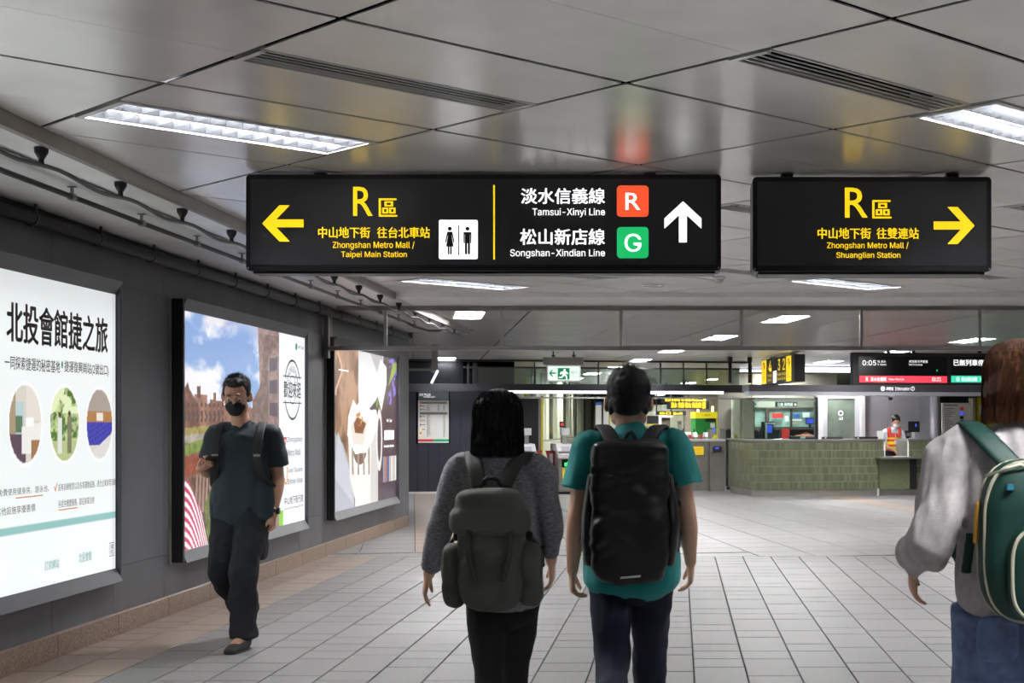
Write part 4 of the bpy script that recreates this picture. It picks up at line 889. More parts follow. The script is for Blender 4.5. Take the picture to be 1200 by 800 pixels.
dr = struct(MB().box(hx(964, TW_, s0), hx(969.5, TW_, s0), 0.0, 0.05, 0, 2.07).box(hx(1002, TW_, s0), hx(1007.5, TW_, s0), 0.0, 0.05, 0, 2.07).box(hx(969.5, TW_, s0), hx(1002, TW_, s0), 0, 0.05, hz(985, 467, TW_), 2.07).box(hx(969.5, TW_, s0), hx(1002, TW_, s0), 0, 0.05, 0, 0.9).build('door_1', DF)); dr.location = H(s0, TW_); dr.rotation_euler = (0, 0, TH)
MB().box(hx(969.5, TW_, s0), hx(1002, TW_, s0), 0.02, 0.03, 0.9, hz(985, 467, TW_)).build('door_glass', mat('door_glass_dark', '#6f7a6f', 0.1, var=.15, vs=3), dr)
mb = MB(); ring(mb, (hx(985.5, TW_, s0), hz(985, 484, TW_)), 0.04, 0.055, plane_front(0.018)); text(mb, '入口', hx(983, TW_, s0), hx(988, TW_, s0), hz(985, 492, TW_), hz(985, 488.5, TW_), plane_front(0.018)); mb.build('door_sticker', M['wht'], dr)
for a, b in ((957, 963.6), (1007.8, 1013)): MB().box(hx(a, TW_, s0), hx(b, TW_, s0), -0.06, 0.055, 0, 2.12).build('white_post', M['white'], wk)
t, s0 = hthing('notice_panel', 'white fare notice panel with coloured symbols right of the office wall', 'noticeboard', 1121, 29.2, 0)
mb = MB(); hbox(mb, 1104, 1137, 472, 516, 29.2, s0, 0, 0, 0.04); mb.build('panel', M['paper'], t)
for k, m in enumerate(('inkred', 'screenblue', 'ink', 'ink', 'inkred')):
    mb = MB(); hbox(mb, 1125, 1129, 477 + 5.1 * k, 480.8 + 5.1 * k, 29.2, s0, 0, -0.006, 0); mb.build('symbol', M[m], t)
mb = MB()
hbox(mb, 1106, 1122, 474, 475.3, 29.2, s0, 0, -0.004, 0)
for k in range(14): hbox(mb, 1107, 1107 + random.uniform(5, 13), 478 + 2.3 * k, 478.8 + 2.3 * k, 29.2, s0, 0, -0.004, 0)
stuff(mb.build('print_lines', M['steel2'], t))
for sx in (0.05, 0.5): MB().box(-0.28 + sx, -0.25 + sx, 0.01, 0.03, 0, 0.98).build('leg', M['steel2'], t)
# yellow ad pillars behind it
for k, (a, b, c) in enumerate(((1140, 1143, 'pale'), (1146, 1156, 'yelp'), (1160, 1172, 'yelp'))):
    t, s0 = hthing('yellow_pillar', 'yellow poster pillar behind the notice panel, ' + ('narrow pale one', 'glowing one in the middle', 'one behind the right-hand woman')[k], 'pillar', (a + b) / 2, 36, 0)
    mb = MB(); mb.box(hx(a, 36, s0), hx(b, 36, s0), 0, 0.3, 0, hz(a, 466, 36)); mb.build('pillar', M[c], t)
    mb = MB(); hbox(mb, a + 1.5, b - 1.5, 474, 486, 36, s0, 0, -0.01, 0); mb.build('poster', M['paper'], t)

# control room behind the glass
def hfurn(name, label, cat, T, px, boxes, z=0.0, group=None, rot=0):
    t, s0 = hthing(name, label, cat, px, T, z, group)
    for (part, m, a, b, c, e, y0, y1) in boxes:
        mb = MB(); hbox(mb, a, b, c, e, T, s0, z, y0, y1); mb.build(part, M[m], t)
    return t, s0
TR = 33.5; s0, _ = hp(850, 500, TR)
cw = struct(MB().box(hx(845, TR, s0), hx(985, TR, s0), 0.3, 0.4, 0, 2.6).build('wall_control_room', M['paled'])); cw.location = H(s0, TR); cw.rotation_euler = (0, 0, TH)
for k, (a, b) in enumerate(((862, 883), (887, 900), (904, 929), (931, 962))):
    f_ = MB(); x0_, x1_, z0_, z1_ = hx(a, TR, s0), hx(b, TR, s0), hz(a, 500, TR), hz(a, 479, TR)
    f_.box(x0_ - .04, x1_ + .04, 0.2, 0.3, z0_ - .04, z0_).box(x0_ - .04, x1_ + .04, 0.2, 0.3, z1_, z1_ + .04).box(x0_ - .04, x0_, 0.2, 0.3, z0_, z1_).box(x1_, x1_ + .04, 0.2, 0.3, z0_, z1_)
    wn = struct(f_.build('window_%d' % (k + 1), M['desk'])); wn.location = H(s0, TR); wn.rotation_euler = (0, 0, TH)
    MB().box(x0_, x1_, 0.25, 0.27, z0_, z1_).build('window_pane', mat('office_pane', '#93a89e', 0.15, var=0.35, vs=2.5, emit=0.12), wn)
for (a, b, c, e, m) in ((907, 920, 484, 489.5, 'inkred'), (922, 926.5, 487, 493.5, 'paper'), (932, 939.5, 484.5, 489, 'inkblue'), (943, 951, 483, 489, 'paper'), (868, 875, 487, 494, 'paper'), (931, 942, 491, 493, 'paper'), (931, 940, 494, 497.5, 'pale')):
    hfurn('paper_notice', f'small {dict(inkred="red", paper="white", inkblue="blue", pale="pale")[m]} notice on the control room windows, about {"left" if a < 900 else ("centre" if a < 925 else "right")} at {"upper" if c < 488 else "lower"} height by x {int(a)}'.split(' by x')[0], 'notice', TR, (a + b) / 2, [('sheet', m, a, b, c, e, 0.17, 0.18)], 1.0, 'notices on the control room windows')
hfurn('office_desk', 'dark back desk along the control room windows', 'desk', 32.2, 905, [('desk_top', 'desk', 852, 962, 502, 504, 0, 0.8), ('desk_front', 'black', 852, 962, 504, 569.5, 0.1, 0.7)])
t, s0 = hfurn('queue_monitor', 'grey monitor with blue screen on the counter near the glass corner', 'monitor', 28.2, 899, [('casing', 'black', 893.5, 907, 494, 513.5, 0.02, 0.12), ('screen', 'screenblue', 899.5, 905, 498, 507, 0.01, 0.02), ('white_top', 'white', 896, 908, 495, 497, -0.02, 0.02), ('stand', 'white', 896.5, 899, 497, 513.6, -0.02, 0.01)], 1.0)
hfurn('computer_screen', 'violet glowing computer screen at the right end of the control room', 'monitor', 32.6, 948, [('casing', 'blackm', 944.5, 954, 489.5, 497, 0.0, 0.05), ('screen', 'screenblue', 945.3, 953.2, 490.5, 496, -0.01, 0), ('stand', 'blackm', 948, 950.5, 497, 501.9, 0.0, 0.04)], 1.0)
hfurn('computer_screen', 'small blue computer screen in the middle of the left control room', 'monitor', 32.6, 876, [('casing', 'blackm', 872, 881, 494, 499, 0.0, 0.05), ('screen', 'screenblue', 873.5, 879, 495, 498.5, -0.01, 0), ('stand', 'blackm', 875, 877, 499, 501.9, 0.0, 0.04)], 1.0)
hfurn('computer_screen', 'tiny blue computer screen at the left end of the control room', 'monitor', 32.6, 862, [('casing', 'blackm', 859, 865, 496.5, 501, 0.0, 0.05), ('screen', 'screenblue', 860, 864, 497.5, 500.3, -0.01, 0), ('stand', 'blackm', 861, 863, 501, 501.9, 0.0, 0.04)], 1.0)
for k, (a, b, T, m, lab) in enumerate(((858, 872, 30.2, 'yelp', 'dark office chair with a yellow green jacket over its back'), (874, 890, 31.0, 'blackm', 'black office chair behind the counter glass'), (914, 926, 30.0, 'inkred', 'office chair with dark red back near the counter'))):
    t, s0 = hthing('office_chair', lab, 'chair', (a + b) / 2, T)
    wd = hx(b, T, s0); z1_ = hz(a, 502 if k == 0 else 503, T)
    MB().prism(rrect(-wd, wd, 0.55, z1_, 0.08), -0.05, 0.05, Matrix.Rotation(PI / 2, 4, 'X')).build('backrest', M['black'], t, bevel=0.02)
    if m != 'blackm': MB().prism(rrect(-wd * 0.8, wd * 0.7, 0.8, z1_ + 0.02, 0.05), 0.051, 0.07, Matrix.Rotation(PI / 2, 4, 'X')).build('jacket', M[m], t)
    MB().prism(rrect(-wd, wd, -0.25, 0.3, 0.08), 0.45, 0.53).build('seat', M['black'], t, bevel=0.02); MB().tube([(0, 0, 0.08), (0, 0, 0.45)], 0.03, 10).build('column', M['steel2'], t)
    MB().box(-0.25, 0.25, -0.03, 0.03, 0.02, 0.08).box(-0.03, 0.03, -0.25, 0.25, 0.021, 0.081).build('base', M['black'], t)
t = thing('orange_bag', 'orange cloth bag lying on the counter behind the glass', 'bag', H(hp(946, 500, 28.0)[0], 28.0, CH + 0.036), TH)
MB().add([(-0.25, 0, 0), (0.2, 0, 0), (0.2, 0.25, 0), (-0.25, 0.25, 0), (-0.2, 0.04, 0.06), (0.13, 0.05, 0.09), (0.12, 0.2, 0.1), (-0.2, 0.2, 0.08)], [(0, 3, 2, 1), (4, 5, 6, 7), (0, 1, 5, 4), (1, 2, 6, 5), (2, 3, 7, 6), (3, 0, 4, 7)]).build('bag', M['orange'], t, bevel=0.03, seg=3); MB().tube([(-0.1, 0.1, 0.08), (0, 0.1, 0.13), (0.08, 0.1, 0.09)], 0.01, 6).build('handle', M['orange'], t)
t = thing('keyboard', 'low black equipment strip on the counter in front of the orange bag', 'equipment', H(hp(940, 500, 27.7)[0], 27.65, CH + 0.036), TH)
MB().box(-0.26, 0.28, 0, 0.12, 0, 0.06).build('casing', M['black'], t, bevel=0.01); MB().box(-0.05, 0.05, -0.005, 0.0, 0.01, 0.05).build('label', M['paper'], t)
for a, b in ((964, 987), (1002, 1028)):
    t = thing('counter_ledge', 'low black strip on the counter top ' + ('before the glazed door' if a < 990 else 'left of the staff member'), 'equipment', H(hp(a, 500, 27.7)[0], 27.65, CH + 0.036), TH)
    MB().box(0, hp(b, 500, 27.7)[0] - hp(a, 500, 27.7)[0], 0, 0.12, 0, 0.045).build('strip', M['black'], t); MB().box(0.03, 0.06, -0.004, 0, 0.01, 0.03).build('label', M['paper'], t)
t, s0 = hfurn('exit_sign', 'small green arrow exit sign glowing inside the control room', 'exit sign', 31, 881, [('casing', 'paper', 875, 887.5, 470, 477, 0, 0.05), ('green_arrow', 'inkgrn', 877, 886, 472, 475, -0.005, 0)], 2.0)
MB().box(-0.01, 0.01, 0.01, 0.03, -0.08, 0.8).build('hanger', M['blackm'], t)
t, s0 = hfurn('hanging_sign', 'dark hanging sign with white letters inside the control room', 'sign', 32, 922, [('casing', 'black', 909, 934, 470.5, 476.5, 0, 0.05)], 2.0)
mb = MB(); htext(mb, '公廁 詢問處 ✚', 911, 933, 471.5, 475.8, 32, s0, 2, -0.004, 0.02); mb.build('lettering', M['wht'], t); MB().box(-0.01, 0.01, 0.01, 0.03, 0.0, 0.8).build('hanger', M['blackm'], t)
# monitor and papers beside the staff member
t = thing('monitor', 'black monitor on a white stand beside the staff member', 'monitor', H(hp(1071, 500, 28.2)[0], 28.2, CH + 0.036), TH)
MB().box(-0.115, 0.125, 0, 0.03, 0.13, 0.35).build('screen', M['black'], t, bevel=0.006); MB().box(0.03, 0.055, -0.003, 0, 0.24, 0.30).build('blue_window', M['screenblue'], t)
MB().box(-0.02, 0.02, 0.005, 0.03, 0.0, 0.13).box(-0.08, 0.08, -0.05, 0.08, 0, 0.012).build('stand', M['wplastic'], t)
t = thing('card_printer', 'small grey card printer between the staff member and the monitor', 'printer', H(hp(1063.5, 500, 28.3)[0] + .02, 28.3, CH + 0.036), TH)
MB().box(-0.06, 0.05, 0, 0.1, 0, 0.16).build('body', M['blackm'], t, bevel=0.01); MB().box(-0.04, 0.03, -0.004, 0, 0.05, 0.12).build('panel', M['steel'], t)
t = thing('papers', 'stack of white papers lying on the transaction shelf', 'paper', H(hp(1053, 500, 27.5)[0], 27.35, oz + 0.001), TH)
for k in range(3): MB().box(-0.16 + .02 * k, 0.14 + .01 * k, -0.05, 0.14, 0.003 * k, 0.003 * k + 0.0028).build('sheet', M['paper'], t)
t = thing('leaflet_stand', 'small white leaflet stand on the counter left of the staff member', 'stand', H(hp(1032, 500, 28)[0], 28, CH + 0.036), TH)
MB().box(-0.07, 0.06, 0, 0.02, 0, 0.16).build('panel', M['paper'], t); MB().box(-0.07, 0.06, 0.02, 0.08, 0, 0.01).build('base', M['wplastic'], t)

# ticket gates
def gate(px, T, label, flaps=(-1, 1)):
    t, s0 = hthing('ticket_gate', label, 'ticket gate', px, T, 0, 'ticket gates')
    MB().prism([(-0.16, 0), (0.16, 0), (0.16, 0.86), (-0.16, 0.86)], -1.7, 0, Matrix.Rotation(PI / 2, 4, 'X')).build('cabinet', M['steel2'], t, bevel=0.01)
    MB().box(-0.17, 0.17, -0.03, 1.72, 0, 0.05).build('foot', M['blackm'], t)
    hd = MB().add([(-0.17, -0.03, 0.72), (0.17, -0.03, 0.72), (0.17, 0.45, 0.861), (-0.17, 0.45, 0.861), (-0.17, -0.03, 0.80), (0.17, -0.03, 0.80), (0.17, 0.45, 1.0), (-0.17, 0.45, 1.0), (-0.17, 1.7, 0.861), (0.17, 1.7, 0.861), (0.17, 1.7, 1.0), (-0.17, 1.7, 1.0)], [(0, 1, 5, 4), (4, 5, 6, 7), (1, 2, 6, 5), (3, 0, 4, 7), (7, 6, 10, 11), (2, 9, 10, 6), (8, 3, 7, 11), (9, 8, 11, 10), (0, 3, 2, 1), (3, 8, 9, 2)]).build('head', M['wplastic'], t)
    MB().add([(-0.09, 0.08, 0.862), (0.09, 0.08, 0.862), (0.09, 0.3, 0.953), (-0.09, 0.3, 0.953)], [(0, 1, 2, 3)]).build('reader_pad', M['grey'], hd)
    MB().box(-0.1, 0.12, -0.012, 0.001, 0.54, 0.7).build('arrow_screen', M['screenb'], t)
    mb = MB(); mb.add([(-0.04, 0.56, 0), (0.04, 0.56, 0), (0.015, 0.585, 0), (0.08, 0.65, 0), (0.05, 0.68, 0), (-0.015, 0.615, 0), (-0.04, 0.64, 0)], [(0, 1, 2, 6), (2, 3, 4, 5), (2, 5, 6)], plane_front(-0.014)); mb.build('green_arrow', mat('gate_green', '#35ff62', .4, emit=1.5, var=0), t)
    st_ = MB().box(-0.08, 0.15, -0.006, 0.001, 0.22, 0.52).build('yellow_sticker', M['stick'], t)
    mb = MB(); mb.disc((0.0, 0.44, 0), 0.016, plane_front(-0.008), 12); mb.add([(-0.02, 0.42, 0), (-0.045, 0.37, 0), (-0.02, 0.32, 0), (-0.05, 0.25, 0), (-0.02, 0.25, 0), (0.005, 0.31, 0), (0.035, 0.25, 0), (0.055, 0.27, 0), (0.02, 0.34, 0), (0.02, 0.38, 0), (0.06, 0.36, 0), (0.02, 0.42, 0)], [tuple(range(12))], plane_front(-0.008)); text(mb, '請勿奔跑', -0.07, 0.14, 0.48, 0.51, plane_front(-0.008)); mb.build('sticker_print', M['ink'], st_)
    if flaps:
        for sg in flaps:
            MB().prism([(sg * 0.17, 0.25), (sg * 0.355, 0.86), (sg * 0.17, 0.86)][::sg], -0.84, -0.8, Matrix.Rotation(PI / 2, 4, 'X')).build('red_flap', M['red'], t)
            MB().box(min(sg * 0.2, sg * 0.27), max(sg * 0.2, sg * 0.27), 0.79, 0.8, 0.6, 0.8).build('flap_sticker', M['paper'], t)
    MB().box(-0.03, 0.05, 0.5, 0.56, 1.0, 1.18).build('sensor_post', M['steel'], t); MB().box(-0.06, 0.1, 0.46, 0.6, 1.18, 1.32).build('sensor_box', M['wplastic'], t); MB().box(-0.07, -0.062, 0.46, 0.6, 1.18, 1.32).build('sensor_side', M['black'], t)
    return t
gate(664, 29.2, 'steel ticket gate with red flaps and green arrow, standing clear between the couple')
gate(619, 29.2, 'steel ticket gate with red flap, half hidden behind the woman with the backpack', (1,))
t, s0 = hthing('warning_lamp', 'small red warning lamp on a thin pole above the clear ticket gate', 'lamp', 658, 32)
MB().tube([(0, 0, 0), (0, 0, 1.36)], 0.015, 8).build('pole', M['steel'], t); MB().box(-0.04, 0.04, -0.03, 0.04, 1.33, 1.46).build('housing', M['black'], t); MB().tube([(0.01, -0.031, 1.4), (0.01, -0.045, 1.4)], 0.028, 12).build('lens', M['redl'], t)
# steel barrier between gates and counter
t, s0 = hthing('steel_barrier', 'brushed steel barrier panels with a yellow notice left of the counter', 'barrier', 800, 30.0)
mb = MB(); hbox(mb, 700, 830.5, 517, 575, 30.0, s0, 0, 0, 0.12); mb.build('panel', M['steel2'], t, bevel=0.006)
mb = MB(); hbox(mb, 700, 850, 514.5, 516.8, 30.0, s0, 0, -0.02, 0.5); mb.build('top_rail', M['louverw'], t)
mb = MB(); hbox(mb, 831.5, 849.5, 517, 575, 30.0, s0, 0, -0.03, 0.45); mb.build('end_cabinet', M['steel2'], t, bevel=0.006)
mb = MB(); hbox(mb, 798, 824.5, 523, 533, 30.0, s0, 0, -0.006, 0); yn = mb.build('yellow_notice', M['stick'], t)
mb = MB(); htext(mb, '⚠ 旅客止步', 804, 822, 524.5, 528, 30.0, s0, 0, -0.008); htext(mb, '請由驗票閘門通行', 802, 822, 529.5, 531.5, 30.0, s0, 0, -0.008); mb.build('lettering', M['inkorg'], yn)
mb = MB(); hbox(mb, 835, 845, 523, 529.5, 30.0, s0, 0, -0.08, -0.03); rd = mb.build('card_reader', M['black'], t, bevel=0.006)
mb = MB(); hbox(mb, 837, 841.5, 524, 526, 30.0, s0, 0, -0.086, -0.08); mb.build('reader_display', M['screenblue'], rd)
mb = MB(); mb.tube([(hx(837.5, 30.0, s0), 0.2, 1.08), (hx(841.5, 30.0, s0), 0.2, 1.17)], 0.03, 6); mb.build('yellow_handle', M['yelp'], t)

# beyond the gates: pale wall with glass louvres
gw = struct(MB().box(-3.45, -3.3, 33, 60, 0, 0.97).build('wall_low_tiled', M['pale']))
t = thing('glass_louvre_wall', 'row of tall pale glass fins with yellow panels behind, left beyond the gates', 'glass wall', (-3.35, 33, 0.98))
MB().box(-0.07, 0.02, 0, 26.5, 0, 0.03).build('sill', M['steel2'], t)
for k in range(22):
    y = 0.4 + k * 1.15
    MB().box(-0.02, 0.0, y, y + 0.95, 0.03, 1.7).build('glass_fin', mat('frosted_glass', '#c5cdb4', 0.3, var=.08) if k % 4 else M['glassg'], t)
    if k in (1, 3, 5, 8, 11): MB().box(-0.3, -0.26, y, y + 0.5, 0.03, 1.5).build('yellow_panel', M['yelp'], t)
struct(MB().box(-4.2, -4.1, 33, 60, 0, 2.84).build('wall_beyond_glass', mat('hall_cream', '#c4c4ae', .5, var=.05)))
t, s0 = hthing('yellow_post', 'yellow post beside the dark doorway beyond the gates', 'post', 635, 33.5); MB().box(-0.02, 0.03, 0, 0.1, 0, 2.0).build('post', M['yelp'], t); MB().box(-0.02, 0.03, 0.0, 0.1, 2.0, 2.05).build('cap', M['black'], t)
TP = 45
for k, (a, b) in enumerate(((697.5, 705.5), (706.5, 714))):
    t, s0 = hthing('poster_stand', 'tall white route poster with yellow foot, ' + ('left' if k == 0 else 'right') + ' one of the two behind the teal shirt', 'poster stand', (a + b) / 2, TP)
    mb = MB(); mb.box(hx(a, TP, s0), hx(b, TP, s0), 0, 0.1, 0, hz(a, 470, TP)); mb.build('stand', M['blackm'], t)
    mb = MB(); hbox(mb, a + .6, b - .6, 474.5, 500, TP, s0, 0, -0.01, 0); mb.build('poster', M['paper'], t); mb = MB(); hbox(mb, a + .6, b - .6, 471.5, 474.4, TP, s0, 0, -0.01, 0); mb.build('blue_head', M['inkblue'], t); mb = MB(); hbox(mb, a + .6, b - .6, 500.2, 506, TP, s0, 0, -0.01, 0); mb.build('yellow_foot', M['yel'], t)
t, s0 = hthing('yellow_pillar', 'yellow poster pillar right behind the head of the man in teal', 'pillar', 719, TP); MB().box(-0.13, 0.3, 0, 0.3, 0, 2.1).build('pillar', M['yelp'], t); MB().box(-0.1, 0.2, -0.01, 0, 1.1, 1.6).build('poster', M['paper'], t)
# ticket machine, far gates, kiosk
t, s0 = hfurn('ticket_machine', 'dark ticket machine with a yellow framed blue screen beyond the gates', 'ticket machine', 44, 764, [('cabinet', 'black', 757, 772, 487, 520, 0, 0.5), ('white_surround', 'louverw', 756, 758, 487, 520, -0.01, 0.4), ('yellow_frame', 'yelp', 758.2, 770.5, 496.5, 507, -0.02, 0), ('screen', 'screenblue', 760, 769, 498.5, 505, -0.03, -0.02)])
MB().box(-0.2, 0.2, 0.01, 0.4, 0, 0.85).build('plinth', M['steel2'], t)
for k, (p, c) in enumerate(((789.5, 'red'), (802.5, 'redl'), (815.5, 'grn'), (828.5, 'grn'))):
    t, s0 = hthing('far_gate', 'small far ticket gate seen above the steel barrier, ' + ('leftmost', 'second from left, red light', 'third from left, green light', 'rightmost, before the green kiosk')[k] + ' of four', 'ticket gate', p, 46, 0, 'far ticket gates')
    MB().box(-0.05, 0.05, 0, 1.4, 0, 1.0).build('cabinet', M['steel2'], t); MB().box(-0.045, 0.045, -0.01, 0, 0.72, 0.86).build('yellow_sticker', M['stick'], t); MB().box(-0.03, 0.03, -0.012, 0, 0.9, 0.96).build('signal', M[c], t)
    MB().add([(-0.06, 0, 1.0), (0.06, 0, 1.0), (0.06, 0.4, 1.0), (-0.06, 0.4, 1.0), (-0.04, 0.05, 1.14), (0.04, 0.05, 1.14), (0.04, 0.4, 1.14), (-0.04, 0.4, 1.14)], [(0, 1, 5, 4), (4, 5, 6, 7), (1, 2, 6, 5), (3, 0, 4, 7), (2, 3, 7, 6)]).build('head', M['wplastic'], t)
    for sg in (-1, 1): MB().prism([(sg * 0.06, 0.78), (sg * 0.17, 1.06), (sg * 0.06, 1.06)][::sg], -0.5, -0.47, Matrix.Rotation(PI / 2, 4, 'X')).build('red_flap', M['red'], t)
    MB().tube([(0, 0.3, 1.14), (0, 0.3, 1.26)], 0.02, 8).build('sensor_post', M['black'], t)
t, s0 = hfurn('green_kiosk', 'green kiosk with a yellow header beyond the far gates', 'kiosk', 48, 828, [('yellow_header', 'yelk', 814.5, 840.5, 482.5, 490, -0.03, 0.8), ('left_door', 'green', 815, 826.5, 490, 520, 0, 0.8), ('dark_recess', 'black', 826.5, 839.5, 490, 494, 0.05, 0.8), ('right_door', 'green', 826.5, 839.5, 494, 520, 0.02, 0.8), ('side', 'yelp', 839.5, 840.8, 490, 520, 0, 0.8), ('white_notice', 'paper', 832.5, 837.8, 495.5, 501, 0.0, 0.02)])
mb = MB(); htext(mb, '☁ 悠遊卡', 822, 832, 485, 487.6, 48, s0, 0, -0.035); mb.build('lettering', M['ink'], t); MB().box(hx(815, 48, s0), hx(840, 48, s0), 0.01, 0.79, 0, 0.8).build('plinth', M['green'], t)
hfurn('pay_terminal', 'grey standing terminal with small blue display right of the far gates', 'terminal', 40, 835, [('post', 'steel2', 832, 838, 503, 556.5, 0, 0.3), ('display', 'screenblue', 835.5, 838.5, 502, 505.5, -0.02, 0)])
t, s0 = hfurn('white_counter', 'white lit counter unit beyond the far gates', 'counter', 50, 780, [('left_frame', 'white', 772, 775, 488, 520, 0, 0.3), ('top', 'white', 772, 787, 487, 489, 0, 0.5), ('dark_window', 'desk', 776, 786, 489, 506, 0.1, 0.3), ('base', 'white', 776, 812, 506, 544, 0.05, 0.4)])
hfurn('wall_poster', 'small grey framed notice on the pale wall left of the green kiosk', 'poster', 50, 796, [('frame', 'steel2', 793.8, 799, 493, 503, 0, 0.03), ('picture', 'desk', 794.5, 798.3, 493.8, 497, -0.01, 0)], 1.2)
pw, s0 = hp(810, 500, 52), None; s0 = pw[0]
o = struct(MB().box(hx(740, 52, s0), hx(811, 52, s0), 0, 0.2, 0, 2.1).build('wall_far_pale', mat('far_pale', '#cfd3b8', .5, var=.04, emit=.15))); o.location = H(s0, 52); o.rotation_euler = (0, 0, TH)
o = struct(MB().box(hx(809, 49.5, s0), hx(868, 49.5, s0), 1.0, 1.3, 0, 2.84).build('wall_far_stone', mat('far_stone', '#8b8274', .5, var=.1))); o.location = H(s0, 49.5); o.rotation_euler = (0, 0, TH)
for k, p in enumerate((818, 835, 852)):
    t, s1 = hthing('wall_lamp', 'warm upright wall lamp, ' + ('above the left edge of the green kiosk', 'above the right edge of the green kiosk', 'right of the green kiosk behind the glass')[k], 'lamp', p, 49.9, 1.75)
    mb = MB(); mb.tube([(0, 0, 0), (0, 0, 0.28)], [0.035, 0.035], 10); mb.build('shade', mat('warm_lamp', '#ffe2a8', .4, emit=3.0, var=0), t, True); MB().tube([(0, 0, -0.03), (0, 0, 0)], 0.03, 8).build('base', M['steel'], t)
for k, (a, b, c, e, T, st_) in enumerate(((779, 827, 466.8, 470.2, 42, '往台北車站 ① 月台 Platform ●'), (786, 827, 471, 478.5, 43.5, '淡水 信義 松山 新店線 ⬇'), (773, 800, 482.4, 485.5, 46, '出口 Exit'))):
    t, s0 = hthing('hanging_sign', ('long', 'bright', 'small low')[k] + ' black hanging sign with yellow letters beyond the gates, ' + ('topmost', 'in the middle', 'lowest') + '' if False else ('topmost long', 'bright middle', 'small lowest')[k] + ' black hanging sign with yellow letters beyond the gates', 'sign', (a + b) / 2, T, 2.0)
    mb = MB(); hbox(mb, a - 4, b + 4, c - .8, e + .8, T, s0, 2, 0, 0.1); mb.build('casing', M['black'], t); mb = MB(); htext(mb, st_, a, b, c, e, T, s0, 2, -0.01, 0.05); mb.build('lettering', M['yel'], t)
    z_ = hz(a, c, T); MB().box(-0.02, 0.02, 0.03, 0.06, z_ - 2 - 0.02, CZ - 2).build('hanger', M['blackm'], t)
for k, (a, b, c, e, T) in enumerate(((755, 763, 476, 481.5, 44), (776, 786, 474, 479.5, 45), (766, 773, 482, 486.5, 47), (640, 0, 0, 0, 0))):
    if not b: continue
    t, s0 = hfurn('exit_sign', 'small white exit sign beyond the gates, ' + ('touching the man in teal', 'highest, under the yellow lettered signs', 'lowest, above the ticket machine')[k], 'exit sign', T, (a + b) / 2, [('casing', 'paper', a, b, c, e, 0, 0.06)], 2.0)
    mb = MB(); htext(mb, '←EXIT', a + 1, b - 1, c + 1.5, e - 1.5, T, s0, 2, -0.008); mb.build('lettering', M['inkgrn'], t); z_ = hz(a, c, T); MB().box(-0.02, 0.02, 0.01, 0.04, z_ - 2 - 0.01, CZ - 2).build('hanger', M['blackm'], t)
# row of lamps receding beyond the gates
for k in range(5):
    t, s0 = hthing('strip_light', f'short white strip light under the far ceiling, {["nearest", "second", "third", "fourth", "farthest"][k]} of the receding row above the gates', 'ceiling light', 764 + 3.2 * k, 40 + 3 * k, 2.45, 'strip lights beyond the gates')
    MB().box(-0.08, 0.08, 0, 1.2, 0, 0.04).build('lamp', M['led'], t); MB().box(-0.09, 0.09, 0, 1.2, 0.041, 0.235).build('holder', M['white'], t)
# wide bright lamp band right behind the departure display
for k, (a, b) in enumerate(((944, 1000), (868, 893))):
    t, s0 = hthing('strip_light', 'wide glowing strip light ' + ('between the yellow exit sign and the departure board' if k == 0 else 'left of the yellow exit sign'), 'ceiling light', (a + b) / 2, 33.2 if k else 31.5, 2.3)
    mb = MB(); hbox(mb, a, b, 430 if k == 0 else 433, 436 if k == 0 else 435.5, 33.2 if k else 31.5, s0, 2.3, 0, 0.1); mb.build('lamp', M['led'], t); mb = MB(); hbox(mb, a, b, 430.5 if k else 428.9, 432.5 if k else 429.8, 33.2 if k else 31.5, s0, 2.3, 0, 0.15); mb.box(-0.02, 0.02, 0.02, 0.06, 0.3, 0.36); mb.build('holder', M['blackm'], t)

